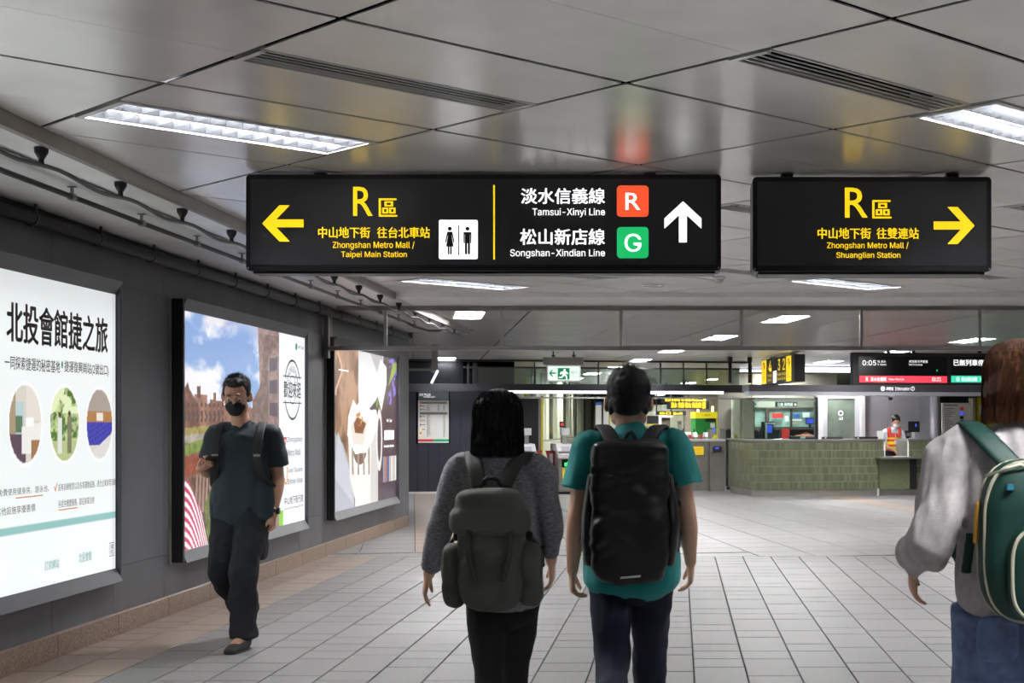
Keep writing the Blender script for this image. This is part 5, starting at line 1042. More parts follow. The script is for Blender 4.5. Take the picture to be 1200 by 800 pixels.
# ------------------------------------------------------------------ people: lofted volumes fused into one continuous surface
def crom(P, t):
    n = len(P) - 1; i = min(int(t), n - 1); u = t - i
    p0 = P[max(i - 1, 0)]; p1 = P[i]; p2 = P[i + 1]; p3 = P[min(i + 2, n)]
    return 0.5 * ((2 * p1) + (p2 - p0) * u + (2 * p0 - 5 * p1 + 4 * p2 - p3) * u * u + (3 * p1 - p0 - 3 * p2 + p3) * u ** 3)
class Sc:
    def __init__(s): s.m = MB()
    def ball(s, c, r, R=None):
        r = r if isinstance(r, (tuple, list)) else (r, r, r); T = Matrix.Translation(c) @ (R.to_4x4() if R else Matrix.Identity(4))
        vs = []; fs = []; n, m = 16, 10
        vs.append((0, 0, r[2]))
        for j in range(1, m):
            a = PI * j / m
            for k in range(n): b = 2 * PI * k / n; vs.append((r[0] * math.sin(a) * math.cos(b), r[1] * math.sin(a) * math.sin(b), r[2] * math.cos(a)))
        vs.append((0, 0, -r[2])); L_ = len(vs) - 1
        for k in range(n): fs.append((0, 1 + k, 1 + (k + 1) % n)); fs.append((L_, L_ - n + (k + 1) % n, L_ - n + k))
        for j in range(m - 2):
            for k in range(n): a = 1 + j * n; fs.append((a + k, a + n + k, a + n + (k + 1) % n, a + (k + 1) % n))
        s.m.add(vs, fs, T); return s
    def limb(s, pts, rad, side=(1, 0, 0), n=16, sub=4, pw=2.0, caps=True):
        P = [Vector(p) for p in pts]; Rr = [Vector(r if isinstance(r, (tuple, list)) else (r, r)) for r in rad]
        Rr = [Vector((a[0], a[1], 0)) for a in Rr]; N_ = (len(P) - 1) * sub; C = [crom(P, i / sub) for i in range(N_ + 1)]; Q = [crom(Rr, i / sub) for i in range(N_ + 1)]
        rings = []; side = Vector(side)
        d = [(C[min(i + 1, N_)] - C[max(i - 1, 0)]).normalized() for i in range(N_ + 1)]
        prof = []
        if caps:
            for a in (0.15, 0.5, 0.8): prof.append((C[0] - d[0] * min(Q[0].x, Q[0].y) * (1 - a) * 0.7, Q[0] * math.sqrt(1 - (1 - a) ** 2), d[0]))
        for i in range(N_ + 1): prof.append((C[i], Q[i], d[i]))
        if caps:
            for a in (0.8, 0.5, 0.15): prof.append((C[-1] + d[-1] * min(Q[-1].x, Q[-1].y) * (1 - a) * 0.7, Q[-1] * math.sqrt(1 - (1 - a) ** 2), d[-1]))
        vs = []; fs = []
        for (c, q, dd) in prof:
            u = (side - dd * side.dot(dd)); u = u.normalized() if u.length > 1e-4 else dd.orthogonal().normalized(); v = dd.cross(u)
            for k in range(n):
                a = 2 * PI * k / n; ca, sa = math.cos(a), math.sin(a); ca = math.copysign(abs(ca) ** (2 / pw), ca); sa = math.copysign(abs(sa) ** (2 / pw), sa)
                vs.append(c + u * ca * q.x + v * sa * q.y)
        for i in range(len(prof) - 1):
            for k in range(n): fs.append((i * n + k, i * n + (k + 1) % n, (i + 1) * n + (k + 1) % n, (i + 1) * n + k))
        fs += [tuple(range(n - 1, -1, -1)), tuple(range((len(prof) - 1) * n, len(prof) * n))]
        s.m.add(vs, fs); return s
    def rbox(s, c, h, R=None, pw=4.0, n=28, m=14):       # rounded box (superellipsoid)
        T = Matrix.Translation(c) @ (R.to_4x4() if R else Matrix.Identity(4)); vs = []; fs = []
        sg = lambda v, e: math.copysign(abs(v) ** e, v); e = 2 / pw
        for j in range(m + 1):
            a = -PI / 2 + PI * (j + 0.02) / (m + 0.04)
            for k in range(n): b = 2 * PI * k / n; vs.append((h[0] * sg(math.cos(a), e) * sg(math.cos(b), e), h[1] * sg(math.cos(a), e) * sg(math.sin(b), e), h[2] * sg(math.sin(a), e)))
        for j in range(m):
            for k in range(n): fs.append((j * n + k, j * n + (k + 1) % n, (j + 1) * n + (k + 1) % n, (j + 1) * n + k))
        fs += [tuple(range(n - 1, -1, -1)), tuple(range(m * n, (m + 1) * n))]; s.m.add(vs, fs, T); return s
    def build(s, name, m, parent, vox=0.006, sm=3, disp=None):
        me = bpy.data.meshes.new(name); me.from_pydata(s.m.v, [], s.m.f); me.update()
        bm = bmesh.new(); bm.from_mesh(me); bmesh.ops.recalc_face_normals(bm, faces=bm.faces); bm.to_mesh(me); bm.free()
        o = bpy.data.objects.new('tmp', me); COL.objects.link(o)
        r_ = o.modifiers.new('r', 'REMESH'); r_.mode = 'VOXEL'; r_.voxel_size = vox; r_.adaptivity = 0
        if sm: q = o.modifiers.new('s', 'SMOOTH'); q.factor = 0.5; q.iterations = sm
        bpy.context.view_layer.update(); ev = o.evaluated_get(bpy.context.evaluated_depsgraph_get()); out = bpy.data.meshes.new_from_object(ev)
        bpy.data.objects.remove(o); bpy.data.meshes.remove(me)
        if disp:
            cs = [v.co.copy() for v in out.vertices]; ns = [v.normal.copy() for v in out.vertices]
            for v, c, nn in zip(out.vertices, cs, ns): v.co = c + nn * disp(c)
        out.name = name; out.materials.clear(); return link(out, name, m, parent, True)
def folds(amp, sx, sz, seed=0.0, sy=None):
    sy = sy or sx
    return lambda c: amp * noise.noise(Vector((c.x * sx + seed, c.y * sy + seed, c.z * sz))) + amp * 0.45 * noise.noise(Vector((c.x * sx * 2.3, c.y * sy * 2.3 + seed, c.z * sz * 2.3)))

def headmat(c, yaw, pitch, roll=0.0): return Matrix.Translation(c) @ Matrix.Rotation(yaw, 4, 'Z') @ Matrix.Rotation(pitch, 4, 'X') @ Matrix.Rotation(roll, 4, 'Y')
def add_head(S, T, k=1.0):                     # head frame: +y is the face, c at ear level
    R = T.to_3x3()
    B = lambda c, r, e=None: S.ball(T @ (Vector(c) * k), tuple(v * k for v in r), R @ (Euler(e).to_matrix()) if e else R)
    B((0, -0.012, 0.032), (0.074, 0.094, 0.083)); B((0, 0.02, 0.0), (0.066, 0.07, 0.09)); B((0, 0.035, -0.04), (0.056, 0.055, 0.062)); B((0, 0.05, -0.082), (0.034, 0.032, 0.026))
    B((0, 0.086, 0.028), (0.05, 0.012, 0.013)); B((0, 0.094, -0.005), (0.011, 0.02, 0.024)); B((0, 0.103, -0.024), (0.015, 0.012, 0.011)); B((0, 0.084, -0.052), (0.024, 0.012, 0.006)); B((0, 0.082, -0.061), (0.02, 0.012, 0.007))
    for sx in (-1, 1):
        B((sx * 0.081, -0.006, -0.006), (0.011, 0.019, 0.032), (0, 0, sx * 0.5)); B((sx * 0.04, 0.06, -0.018), (0.022, 0.026, 0.022)); B((sx * 0.05, 0.02, -0.055), (0.018, 0.035, 0.024), (0.5, 0, 0))
def add_eyes(T, parent, k=1.0):
    for sx in (-1, 1):
        m = Sc(); m.ball(T @ (Vector((sx * 0.031, 0.0765, 0.006)) * k), 0.0112 * k)
        me = MB(); me.v = m.m.v; me.f = m.m.f; e = me.build('eye', mat('eye_white', '#d8d2cc', .2, var=0), parent, True)
        i_ = MB().tube([T @ (Vector((sx * 0.031, 0.0862, 0.003)) * k), T @ (Vector((sx * 0.031, 0.0884, 0.003)) * k)], 0.005 * k, 12); i_.build('iris', M['ink'], e)
        b = MB().tube([T @ (Vector((sx * a, y, z)) * k) for a, y, z in ((0.014, 0.098, 0.034), (0.03, 0.096, 0.038), (0.046, 0.086, 0.033))], [0.003, 0.0035, 0.002], 6); b.build('eyebrow', M['ink'], parent, True)
def add_hand(S, wrist, f, nrm, ts, curl=0.35, k=1.0, curls=None):
    """f finger direction, nrm direction the palm faces, ts thumb side"""
    f = Vector(f).normalized(); nrm = Vector(nrm); nrm = (nrm - f * nrm.dot(f)).normalized(); s_ = f.cross(nrm); s_ = s_ if s_.dot(Vector(ts)) > 0 else -s_
    w_ = Vector(wrist); P = lambda a, b, c: w_ + (f * a + s_ * b + nrm * c) * k
    S.limb([P(-0.02, 0, 0), P(0.02, 0, 0), P(0.05, 0, 0), P(0.085, -0.002, 0.002)], [(0.024 * k, 0.019 * k), (0.030 * k, 0.017 * k), (0.038 * k, 0.0145 * k), (0.039 * k, 0.012 * k)], s_)
    S.ball(P(0.035, 0.024, 0.006), (0.016 * k,) * 3)
    for q, (off, L_, rr) in enumerate(((0.030, 0.068, 0.0088), (0.0105, 0.077, 0.009), (-0.0095, 0.071, 0.0086), (-0.029, 0.055, 0.0076))):
        cu = (curls[q] if curls else curl) * (1 + 0.12 * q); p = P(0.082 - 0.003 * abs(q - 1), off, 0.0); a = 0.15; pts = [P(0.06, off * 0.9, 0), p]; sp = (1.5 - q) * 0.05
        for seg in (0.45, 0.3, 0.25):
            a += cu; dd = (f * math.cos(a) + nrm * math.sin(a) + s_ * sp).normalized(); p = p + dd * L_ * seg * k; pts.append(p)
        S.limb(pts, [rr * k * 1.05, rr * k * 1.08, rr * k, rr * 0.95 * k, rr * 0.8 * k], s_, 10, 3)
    p = P(0.025, 0.026, 0.006); pts = [p]
    for dd, L_ in (((0.72, 0.62, 0.28), 0.034), ((0.86, 0.32, 0.38), 0.03), ((0.9, 0.12, 0.45), 0.024)): v = f * dd[0] + s_ * dd[1] + nrm * dd[2]; p = p + v.normalized() * L_ * k; pts.append(p)
    S.limb(pts, [0.014 * k, 0.0115 * k, 0.0105 * k, 0.008 * k], s_, 10, 3)
def leg_chain(hip, knee, ank): h, k, a = Vector(hip), Vector(knee), Vector(ank); return [h, h.lerp(k, 0.5), k, k.lerp(a, 0.35), k.lerp(a, 0.75), a]

def human(root, J, skin, female=False, vox=0.006, k=1.0, gender_w=1.0):
    S = Sc(); g = J
    pel = Vector(g['pelvis']); ch = Vector(g['chest']); nk = Vector(g['neck']); hd = g['head']
    S.limb([pel + Vector((0, 0, -0.06)), pel + Vector((0, 0, 0.05)), pel.lerp(ch, 0.45), ch, ch.lerp(nk, 0.55), nk + Vector((0, 0, -0.03))],
           [(0.145 * k, 0.10 * k), (0.15 * k, 0.10 * k), (0.125 * k, 0.09 * k), (0.15 * k, 0.105 * k), (0.145 * k, 0.085 * k), (0.06 * k, 0.055 * k)])
    hc = hd @ Vector((0, -0.01, -0.06)); S.limb([nk + Vector((0, 0, -0.05)), nk.lerp(hc, 0.5), hc], [(0.062 * k, 0.06 * k), (0.054 * k, 0.056 * k), (0.055 * k, 0.06 * k)])
    add_head(S, hd, k * g.get('headk', 1.0))
    for s_ in 'LR':
        sh, el, wr = (Vector(g[a + s_]) for a in ('sh', 'el', 'wr'))
        S.limb([nk.lerp(sh, 0.35) + Vector((0, 0, -0.03)), sh, sh.lerp(el, 0.35), sh.lerp(el, 0.8), el, el.lerp(wr, 0.3), el.lerp(wr, 0.75), wr], [0.05 * k, 0.056 * k, 0.05 * k, 0.04 * k, 0.038 * k, 0.041 * k, 0.030 * k, 0.025 * k])
        add_hand(S, wr, *g['hand' + s_], k=k * g.get('handk', 1.0), curl=g.get('curl' + s_, 0.35))
        S.limb(leg_chain(g['hip' + s_], g['kn' + s_], g['an' + s_]), [0.085 * k, 0.075 * k, 0.055 * k, 0.056 * k, 0.042 * k, 0.036 * k])
        an, to = Vector(g['an' + s_]), Vector(g['toe' + s_]); S.limb([an + Vector((0, 0, -0.03)), an.lerp(to, 0.4), to], [(0.03 * k, 0.03 * k), (0.034 * k, 0.022 * k), (0.032 * k, 0.012 * k)])
    o = S.build('body', skin, root, vox, 3); add_eyes(hd, root, k * g.get('headk', 1.0)); return o
def trousers(root, J, m, w1, w2, w3, waist=0.1, k=1.0, vox=0.008, disp=None, cuff=0.06, name='trousers'):
    S = Sc(); pel = Vector(J['pelvis']); hw = J.get('hw', 0.165)
    S.limb([pel + Vector((0, 0, -0.12)), pel + Vector((0, 0, -0.04)), pel + Vector((0, 0, 0.05)), pel + Vector((0, 0, waist))], [(hw * 0.92, 0.115 * k), (hw * 0.95, 0.117 * k), (hw * 0.88, 0.105 * k), (hw * 0.8, 0.095 * k)])
    for s_ in 'LR':
        h, kn, an = (Vector(J[a + s_]) for a in ('hip', 'kn', 'an')); e = an + (an - kn).normalized() * (-cuff + 0.06)
        S.limb([h + Vector((0, 0, 0.03)), h.lerp(kn, 0.35), kn, kn.lerp(e, 0.5), e], [(w1, w1 * 1.1), (w1 * 0.97, w1 * 1.05), (w2, w2 * 1.05), (w2 * 0.95, w2), (w3, w3 * 1.05)], caps=False)
    return S.build(name, m, root, vox, 3, disp)
def shoe(root, an, toe, m, k=1.0):
    S = Sc(); an, toe = Vector(an), Vector(toe); d = (toe - an); d.normalize(); fl = Vector((d.x, d.y, 0)).normalized(); heel = an - fl * 0.035 + Vector((0, 0, -0.055))
    up = Vector((0, 0, 1)); side = fl.cross(up); S.limb([heel, heel.lerp(toe, 0.4), heel.lerp(toe, 0.8), toe + d * 0.03], [(0.036 * k, 0.034 * k), (0.042 * k, 0.04 * k), (0.047 * k, 0.03 * k), (0.038 * k, 0.02 * k)], side); S.limb([heel + up * 0.01, an + up * 0.0], [0.038 * k, 0.036 * k], side)
    o = S.build('shoe', m, root, 0.006, 2)
    so = Sc(); so.limb([heel - up * 0.03, heel.lerp(toe, 0.5) - up * 0.03, toe + d * 0.03 - up * 0.012], [(0.04 * k, 0.012), (0.045 * k, 0.012), (0.042 * k, 0.01)], side); so.build('sole', mat('shoe_sole', '#2c2b2b', .6), o, 0.006, 1)
def upper(root, J, m, name, hem, bw, bd, sleeves, disp=None, vox=0.007, hemw=None, neckr=(0.075, 0.07), shz=0.0):
    """top garment: hem height, body half width / depth; sleeves = {'L': [(t, r), ...]} with t in 0..2 along shoulder-elbow-wrist"""
    S = Sc(); pel, ch, nk = Vector(J['pelvis']), Vector(J['chest']), Vector(J['neck']); hc = Vector((pel.x, pel.y, hem)); hemw = hemw or bw
    shc = (Vector(J['shL']) + Vector(J['shR'])) / 2; sw = (Vector(J['shL']) - Vector(J['shR'])).length / 2
    side = (Vector(J['shR']) - Vector(J['shL'])).normalized(); side = side if side.x > 0 else -side
    S.limb([hc, hc.lerp(ch, 0.35), hc.lerp(ch, 0.7), ch, shc + Vector((0, 0, -0.035 + shz)), shc.lerp(nk, 0.55), nk + Vector((0, 0, 0.0))],
           [(hemw, bd * 1.13), (hemw * 0.97, bd * 1.06), (bw * 0.95, bd * 0.97), (bw, bd), (sw * 0.96, bd * 0.85), (sw * 0.66, bd * 0.8), neckr], side, 24, 4, 2.3)
    S.limb([ch + Vector((0, 0, 0.0)), ch.lerp(nk, 0.4), ch.lerp(nk, 0.68), nk + Vector((0, 0, -0.03))], [(bw * 0.93, bd * 0.95), (bw * 0.93, bd * 0.92), (bw * 0.72, bd * 0.8), (neckr[0], neckr[1])], side, 20)
    for s_ in 'LR':
        sh, el, wr = (Vector(J[a + s_]) for a in ('sh', 'el', 'wr')); S.limb([nk.lerp(sh, 0.2) + Vector((0, 0, -0.035)), nk.lerp(sh, 0.6) + Vector((0, 0, -0.02)), sh], [0.062, 0.062, 0.064]); pts = [shc.lerp(sh, 0.55) + Vector((0, 0, -0.005))]; rad = [0.06]
        for (t, r_) in sleeves[s_]: pts.append(sh.lerp(el, t) if t <= 1 else el.lerp(wr, t - 1)); rad.append(r_)
        S.limb(pts, rad, caps=False, n=18)
    return S.build(name, m, root, vox, 4, disp)
def hair_strands(n, fn, w_=0.0012):
    mb = MB()
    for _ in range(n):
        pts = fn()
        if not pts: continue
        a = random.uniform(0, PI); u = Vector((math.cos(a), math.sin(a), 0)) * w_; N_ = len(pts)
        vs = []
        for i, p in enumerate(pts): q = 1 - 0.75 * i / (N_ - 1); vs += [p - u * q, p + u * q]
        mb.add(vs, [(2 * i, 2 * i + 1, 2 * i + 3, 2 * i + 2) for i in range(N_ - 1)])
    return mb
def short_hair(root, T, m, k=1.0, n=2600, top=0.03):
    S = Sc(); R = T.to_3x3(); B = lambda c, r: S.ball(T @ (Vector(c) * k), tuple(v * k for v in r), R)
    B((0, -0.03, 0.05), (0.084, 0.092, 0.078)); B((0, -0.05, 0.0), (0.071, 0.06, 0.052)); B((0, -0.064, -0.03), (0.053, 0.036, 0.026)); B((0, 0.035, 0.096), (0.056, 0.046, 0.03))
    for sx in (-1, 1): B((sx * 0.066, 0.005, 0.03), (0.014, 0.03, 0.035)); B((sx * 0.063, -0.03, -0.01), (0.013, 0.028, 0.04))
    o = S.build('hair', m, root, 0.0065, 2, lambda c: 0.003 * noise.noise(c * 60) + 0.004 * noise.noise(c * 22))
    def fn():
        th = random.uniform(0, 2 * PI); z = random.uniform(-0.45, 1.0); rr = math.sqrt(1 - z * z); y = rr * math.sin(th)
        if z < 0.35 and y > -0.1 + 0.0 and z < 0.2: return None
        if z < 0.72 and y > 0.35: return None
        dr = Vector((rr * math.cos(th), y, z)); p = Vector((0, -0.018, 0.045)) + Vector((dr.x * 0.08, dr.y * 0.096, dr.z * 0.082))
        if z < 0: p = p + Vector((-p.x * 0.1, 0.01 * z, z * 0.06))
        L_ = (0.010 + 0.006 * max(0, z)) * random.uniform(0.6, 1.3); d = (dr + Vector((random.uniform(-.5, .5), random.uniform(-.3, .6), random.uniform(-.5, .3) - 0.5 * (1 - z)))).normalized()
        return [T @ ((p + d * L_ * q) * k) for q in (0, 0.5, 1)]
    stuff(hair_strands(n, fn, 0.0014).build('hair_strands', m, o))
    return o
SKIN = mat('skin', '#dfb398', 0.5, var=0.03, vs=15); SKIN2 = mat('skin_tanned', '#d09f84', 0.5, var=0.04, vs=15)
for q in (SKIN, SKIN2): q.node_tree.nodes['Principled BSDF'].inputs['Subsurface Weight'].default_value = 0.08; q.node_tree.nodes['Principled BSDF'].inputs['Subsurface Radius'].default_value = (0.02, 0.008, 0.005)
HBLK = mat('black_hair', '#120f0d', 0.5, var=0.2, vs=40, stretch=(1, 1, 0.1), bump=0.5, bs=300)
HBRN = mat('brown_hair', '#5f3b26', 0.42, var=0.35, vs=50, stretch=(1, 1, 0.08), bump=0.5, bs=300)
TEAL = mat('teal_cotton', '#0d8583', 0.8, var=0.05, bump=0.15, bs=300, sheen=0.1); DNAVY = mat('navy_cotton', '#10162a', 0.85, var=0.1, bump=0.1, bs=300)
GKNIT = mat('grey_knit', '#807f85', 0.9, var=0.25, vs=70, stretch=(1, 1, 3), bump=0.3, bs=250, sheen=0.1); BLKC = mat('black_cotton', '#141316', 0.85, var=0.1, bump=0.1, bs=300)
BTEE = mat('dark_tee', '#1f2f37', 0.75, var=0.08, bump=0.1, bs=300, sheen=0.1); BPANT = mat('cargo_black', '#13161d', 0.8, var=0.1, bump=0.1, bs=300)
LKNIT = mat('pale_grey_knit', '#bdb8b9', 0.9, var=0.08, vs=40, bump=0.25, bs=250, sheen=0.2); DENIM = mat('blue_denim', '#6a7fa8', 0.85, var=0.16, vs=25, bump=0.25, bs=400)
PACKB = mat('black_nylon', '#0e0f10', 0.38, var=0.1, vs=8, bump=0.12, bs=120); PACKG = mat('grey_canvas', '#45453f', 0.75, var=0.06, bump=0.2, bs=350); PACKGR = mat('green_nylon', '#0b3b31', 0.55, var=0.06, bump=0.12, bs=200); PIPING = mat('cream_piping', '#cbc7b2', 0.6)
STRAP = mat('strap_webbing', '#26272a', 0.7, var=0.08, bump=0.2, bs=400); STRAPG = mat('strap_grey', '#34352f', 0.7, var=0.08, bump=0.2, bs=400)
def strap(mb_or_S, pts, wd, th, side): mb_or_S.limb(pts, [(wd, th)] * len(pts), side, 14, 5, 3.0)

# --- man in the teal T-shirt (5.9 m away, back to us)
def loc_of(px, d): return (wx(px, d), d, 0)
O = loc_of(740, 5.9)
man = thing('person', 'man in teal T-shirt and dark navy trousers walking away, black backpack on', 'person', O, 0, 'people walking away')
Tm = headmat((-0.012, 0.02, 1.487), 0.0, -0.10)
J = dict(pelvis=(0.0, 0.0, 0.86), chest=(-0.005, 0.0, 1.19), neck=(-0.01, 0.005, 1.37), head=Tm, headk=1.10,
         shL=(-0.175, 0, 1.315), shR=(0.17, 0, 1.32), elL=(-0.22, -0.02, 1.03), elR=(0.225, -0.01, 1.04), wrL=(-0.245, 0.08, 0.80), wrR=(0.24, 0.12, 0.83),
         handL=((-0.02, 0.18, -0.95), (1, 0.1, 0), (0, 1, 0)), handR=((0.02, 0.25, -0.95), (-1, 0.1, 0), (0, 1, 0)), curlL=0.5, curlR=0.35,
         hipL=(-0.085, 0, 0.84), hipR=(0.085, 0, 0.84), knL=(-0.075, -0.05, 0.46), knR=(0.07, 0.12, 0.48), anL=(-0.07, -0.30, 0.17), anR=(0.06, 0.22, 0.09), toeL=(-0.07, -0.18, 0.025), toeR=(0.07, 0.38, 0.03), hw=0.165)
human(man, J, SKIN, vox=0.0055, k=0.98)
short_hair(man, Tm, HBLK, 1.11)
upper(man, J, TEAL, 't_shirt', 0.775, 0.175, 0.125, {'L': [(0.0, 0.068), (0.3, 0.077), (0.62, 0.084)], 'R': [(0.0, 0.068), (0.3, 0.08), (0.60, 0.088)]}, folds(0.010, 9, 5, 1.3), hemw=0.20, neckr=(0.072, 0.068))
trousers(man, J, DNAVY, 0.088, 0.072, 0.060, disp=folds(0.011, 10, 9, 5.0)); 
for s_ in 'LR': shoe(man, J['an' + s_], J['toe' + s_], mat('dark_shoe', '#202024', .6))
# his backpack
bp = thing('backpack', 'black roll-top backpack with a small white reflector, worn over the teal T-shirt', 'backpack', O, 0)
S = Sc(); S.rbox((0.0, -0.20, 1.05), (0.155, 0.085, 0.265), pw=5); S.rbox((0.0, -0.23, 0.93), (0.148, 0.075, 0.15), pw=4); S.rbox((0.0, -0.19, 1.26), (0.15, 0.075, 0.08), pw=4)
S.build('main_bag', PACKB, bp, 0.007, 3, lambda c: 0.011 * noise.noise(Vector((c.x * 6, c.y * 6, c.z * 13 + c.x * 9))) + 0.005 * noise.noise(Vector((c.x * 14, c.y * 14, c.z * 30 - c.x * 10))))
S = Sc(); S.rbox((0.0, -0.205, 1.275), (0.152, 0.082, 0.062), pw=4); S.limb([(-0.14, -0.255, 1.225), (-0.05, -0.282, 1.228), (0.06, -0.282, 1.25), (0.14, -0.26, 1.262)], [(0.03, 0.014), (0.034, 0.016), (0.032, 0.016), (0.024, 0.012)], (0, 0, 1)); S.build('roll_top', PACKB, bp, 0.007, 2, folds(0.007, 9, 26, 3.0))
S = Sc(); S.limb([(-0.15, -0.14, 1.19), (-0.165, -0.18, 1.0), (-0.155, -0.18, 0.86)], [(0.02, 0.06), (0.028, 0.07), (0.024, 0.06)]); S.build('side_pocket', PACKB, bp, 0.007, 2)
S = Sc(); S.limb([(0.15, -0.14, 1.19), (0.168, -0.18, 1.02), (0.155, -0.18, 0.86)], [(0.02, 0.06), (0.028, 0.07), (0.024, 0.06)]); S.build('side_pocket', PACKB, bp, 0.007, 2)
for sx in (-1, 1):
    S = Sc(); strap(S, [(sx * 0.065, -0.15, 1.325), (sx * 0.095, -0.09, 1.375), (sx * 0.12, 0.0, 1.388), (sx * 0.125, 0.09, 1.33), (sx * 0.125, 0.13, 1.2), (sx * 0.15, 0.09, 1.05), (sx * 0.175, -0.03, 0.95), (sx * 0.16, -0.12, 0.9)], 0.032, 0.01, (1, 0, 0)); S.build('shoulder_strap', STRAP, bp, 0.006, 2)
for (x, z) in ((0.172, 1.16), (0.185, 1.09), (0.18, 1.0), (-0.172, 1.02)): Sc().rbox((x, -0.15, z), (0.018, 0.02, 0.014)).build('buckle', M['black'], bp, 0.004, 1)
MB().add([(-0.035, -0.312, 0.808), (0.045, -0.312, 0.815), (0.046, -0.312, 0.823), (-0.03, -0.312, 0.816)], [(0, 1, 2, 3)]).build('reflector', mat('reflector_white', '#d8dadc', .3), bp)
Sc().limb([(-0.02, -0.17, 1.345), (0, -0.165, 1.372), (0.02, -0.17, 1.345)], [0.008] * 3).build('grab_loop', STRAP, bp, 0.005, 1)

# --- woman with the grey backpack (5.6 m)
O = loc_of(585, 5.6)
wo = thing('person', 'woman with black bobbed hair in grey knit top and black trousers walking away', 'person', O, 0, 'people walking away')
Tw = headmat((-0.005, 0.02, 1.415), 0.0, -0.06)
J = dict(pelvis=(0.02, 0, 0.80), chest=(0.0, 0.0, 1.11), neck=(-0.005, 0.0, 1.285), head=Tw, headk=1.0,
         shL=(-0.15, 0, 1.23), shR=(0.15, 0, 1.225), elL=(-0.222, -0.02, 1.0), elR=(0.195, 0.02, 1.0), wrL=(-0.285, 0.08, 0.815), wrR=(0.19, 0.10, 0.865),
         handL=((-0.25, 0.2, -0.9), (0.9, 0.2, -0.2), (0, 1, 0)), handR=((0.05, 0.25, -0.95), (-1, 0.1, 0), (0, 1, 0)), curlL=0.2, curlR=0.25, handk=0.98,
         hipL=(-0.055, 0, 0.79), hipR=(0.085, 0, 0.79), knL=(-0.028, -0.08, 0.43), knR=(0.05, 0.1, 0.44), anL=(-0.02, -0.33, 0.16), anR=(0.04, 0.2, 0.085), toeL=(-0.02, -0.22, 0.03), toeR=(0.05, 0.34, 0.03), hw=0.145)
human(wo, J, SKIN, True, vox=0.0055, k=0.9)
upper(wo, J, GKNIT, 'knit_top', 0.74, 0.145, 0.11, {'L': [(0.0, 0.06), (0.5, 0.058), (1.0, 0.05), (1.4, 0.044), (1.85, 0.036)], 'R': [(0.0, 0.06), (0.5, 0.056), (1.0, 0.048), (1.4, 0.042), (1.8, 0.036)]}, folds(0.009, 11, 8, 2.0), hemw=0.155, neckr=(0.085, 0.075), shz=0.0)
trousers(wo, J, BLKC, 0.082, 0.056, 0.05, k=0.92, disp=folds(0.008, 12, 7, 7.0))
for s_ in 'LR': shoe(wo, J['an' + s_], J['toe' + s_], mat('dark_shoe', '#202024', .6), 0.88)
S = Sc(); 
S.ball(Tw @ Vector((0, -0.02, 0.036)), (0.09, 0.103, 0.086))
S.limb([Tw @ Vector(p) for p in ((0, -0.024, 0.05), (0, -0.026, 0.0), (0, -0.028, -0.06), (0.0, -0.032, -0.105))], [(0.088, 0.092), (0.095, 0.092), (0.1, 0.08), (0.096, 0.07)], n=26, sub=5, pw=2.3)
S.ball(Tw @ Vector((0, 0.035, 0.06)), (0.072, 0.055, 0.05))
ho = S.build('hair', HBLK, wo, 0.0055, 2, lambda c: 0.004 * noise.noise(Vector((c.x * 28, c.y * 28, c.z * 3))) + 0.002 * noise.noise(Vector((c.x * 80, c.y * 80, c.z * 5))))
def fnw():
    a = random.uniform(PI * 0.95, 2.05 * PI); x, y = math.cos(a), math.sin(a); top = random.uniform(-0.08, 0.11); e = random.uniform(-0.15, -0.125)
    r0 = math.sqrt(max(0.02, 1 - (max(top - 0.036, 0) / 0.089) ** 2)); q = 1.0 if top > -0.03 else 1.005
    return [Tw @ Vector((x * 0.0965 * r0 * q, -0.024 + y * 0.102 * r0, top)), Tw @ Vector((x * 0.1015, -0.027 + y * 0.091, min(top - 0.01, -0.06))), Tw @ Vector((x * 0.1015, -0.031 + y * 0.079, -0.1)), Tw @ Vector((x * random.uniform(0.092, 0.106), -0.033 + y * 0.07, e))]
stuff(hair_strands(3800, fnw, 0.0016).build('hair_strands', HBLK, ho))
bp = thing('backpack', 'dark grey canvas backpack with a lid flap and bulging side pockets', 'backpack', (O[0], O[1], 0), 0)
S = Sc(); S.rbox((-0.005, -0.185, 0.92), (0.125, 0.085, 0.215), pw=3.6); S.rbox((-0.005, -0.21, 0.83), (0.118, 0.085, 0.12), pw=3); S.build('main_bag', PACKG, bp, 0.007, 3, lambda c: 0.008 * noise.noise(Vector((c.x * 9, c.y * 9, c.z * 6))) + 0.003 * noise.noise(c * 30))
S = Sc(); S.rbox((-0.01, -0.19, 1.095), (0.128, 0.095, 0.072), pw=3.2); S.rbox((-0.01, -0.20, 1.045), (0.148, 0.095, 0.06), pw=3.6); S.build('lid_flap', mat('grey_canvas_lid', '#4e4f49', 0.75, var=0.05, bump=0.2, bs=350), bp, 0.006, 3, folds(0.005, 8, 8, 4.0))
for sx, xx in ((-1, -0.16), (1, 0.15)):
    S = Sc(); S.rbox((xx * 0.9, -0.17, 0.875), (0.05, 0.075, 0.085), pw=2.6); S.rbox((xx * 0.9, -0.16, 0.80), (0.045, 0.06, 0.08), pw=3); S.build('side_pocket', PACKG, bp, 0.007, 2, folds(0.006, 14, 9, sx * 2.0))
MB().add([(-0.205, -0.17, 0.80), (-0.2, -0.2, 0.80), (-0.2, -0.2, 0.85), (-0.205, -0.17, 0.86)], [(0, 1, 2, 3)]).build('red_tab', M['red'], bp)
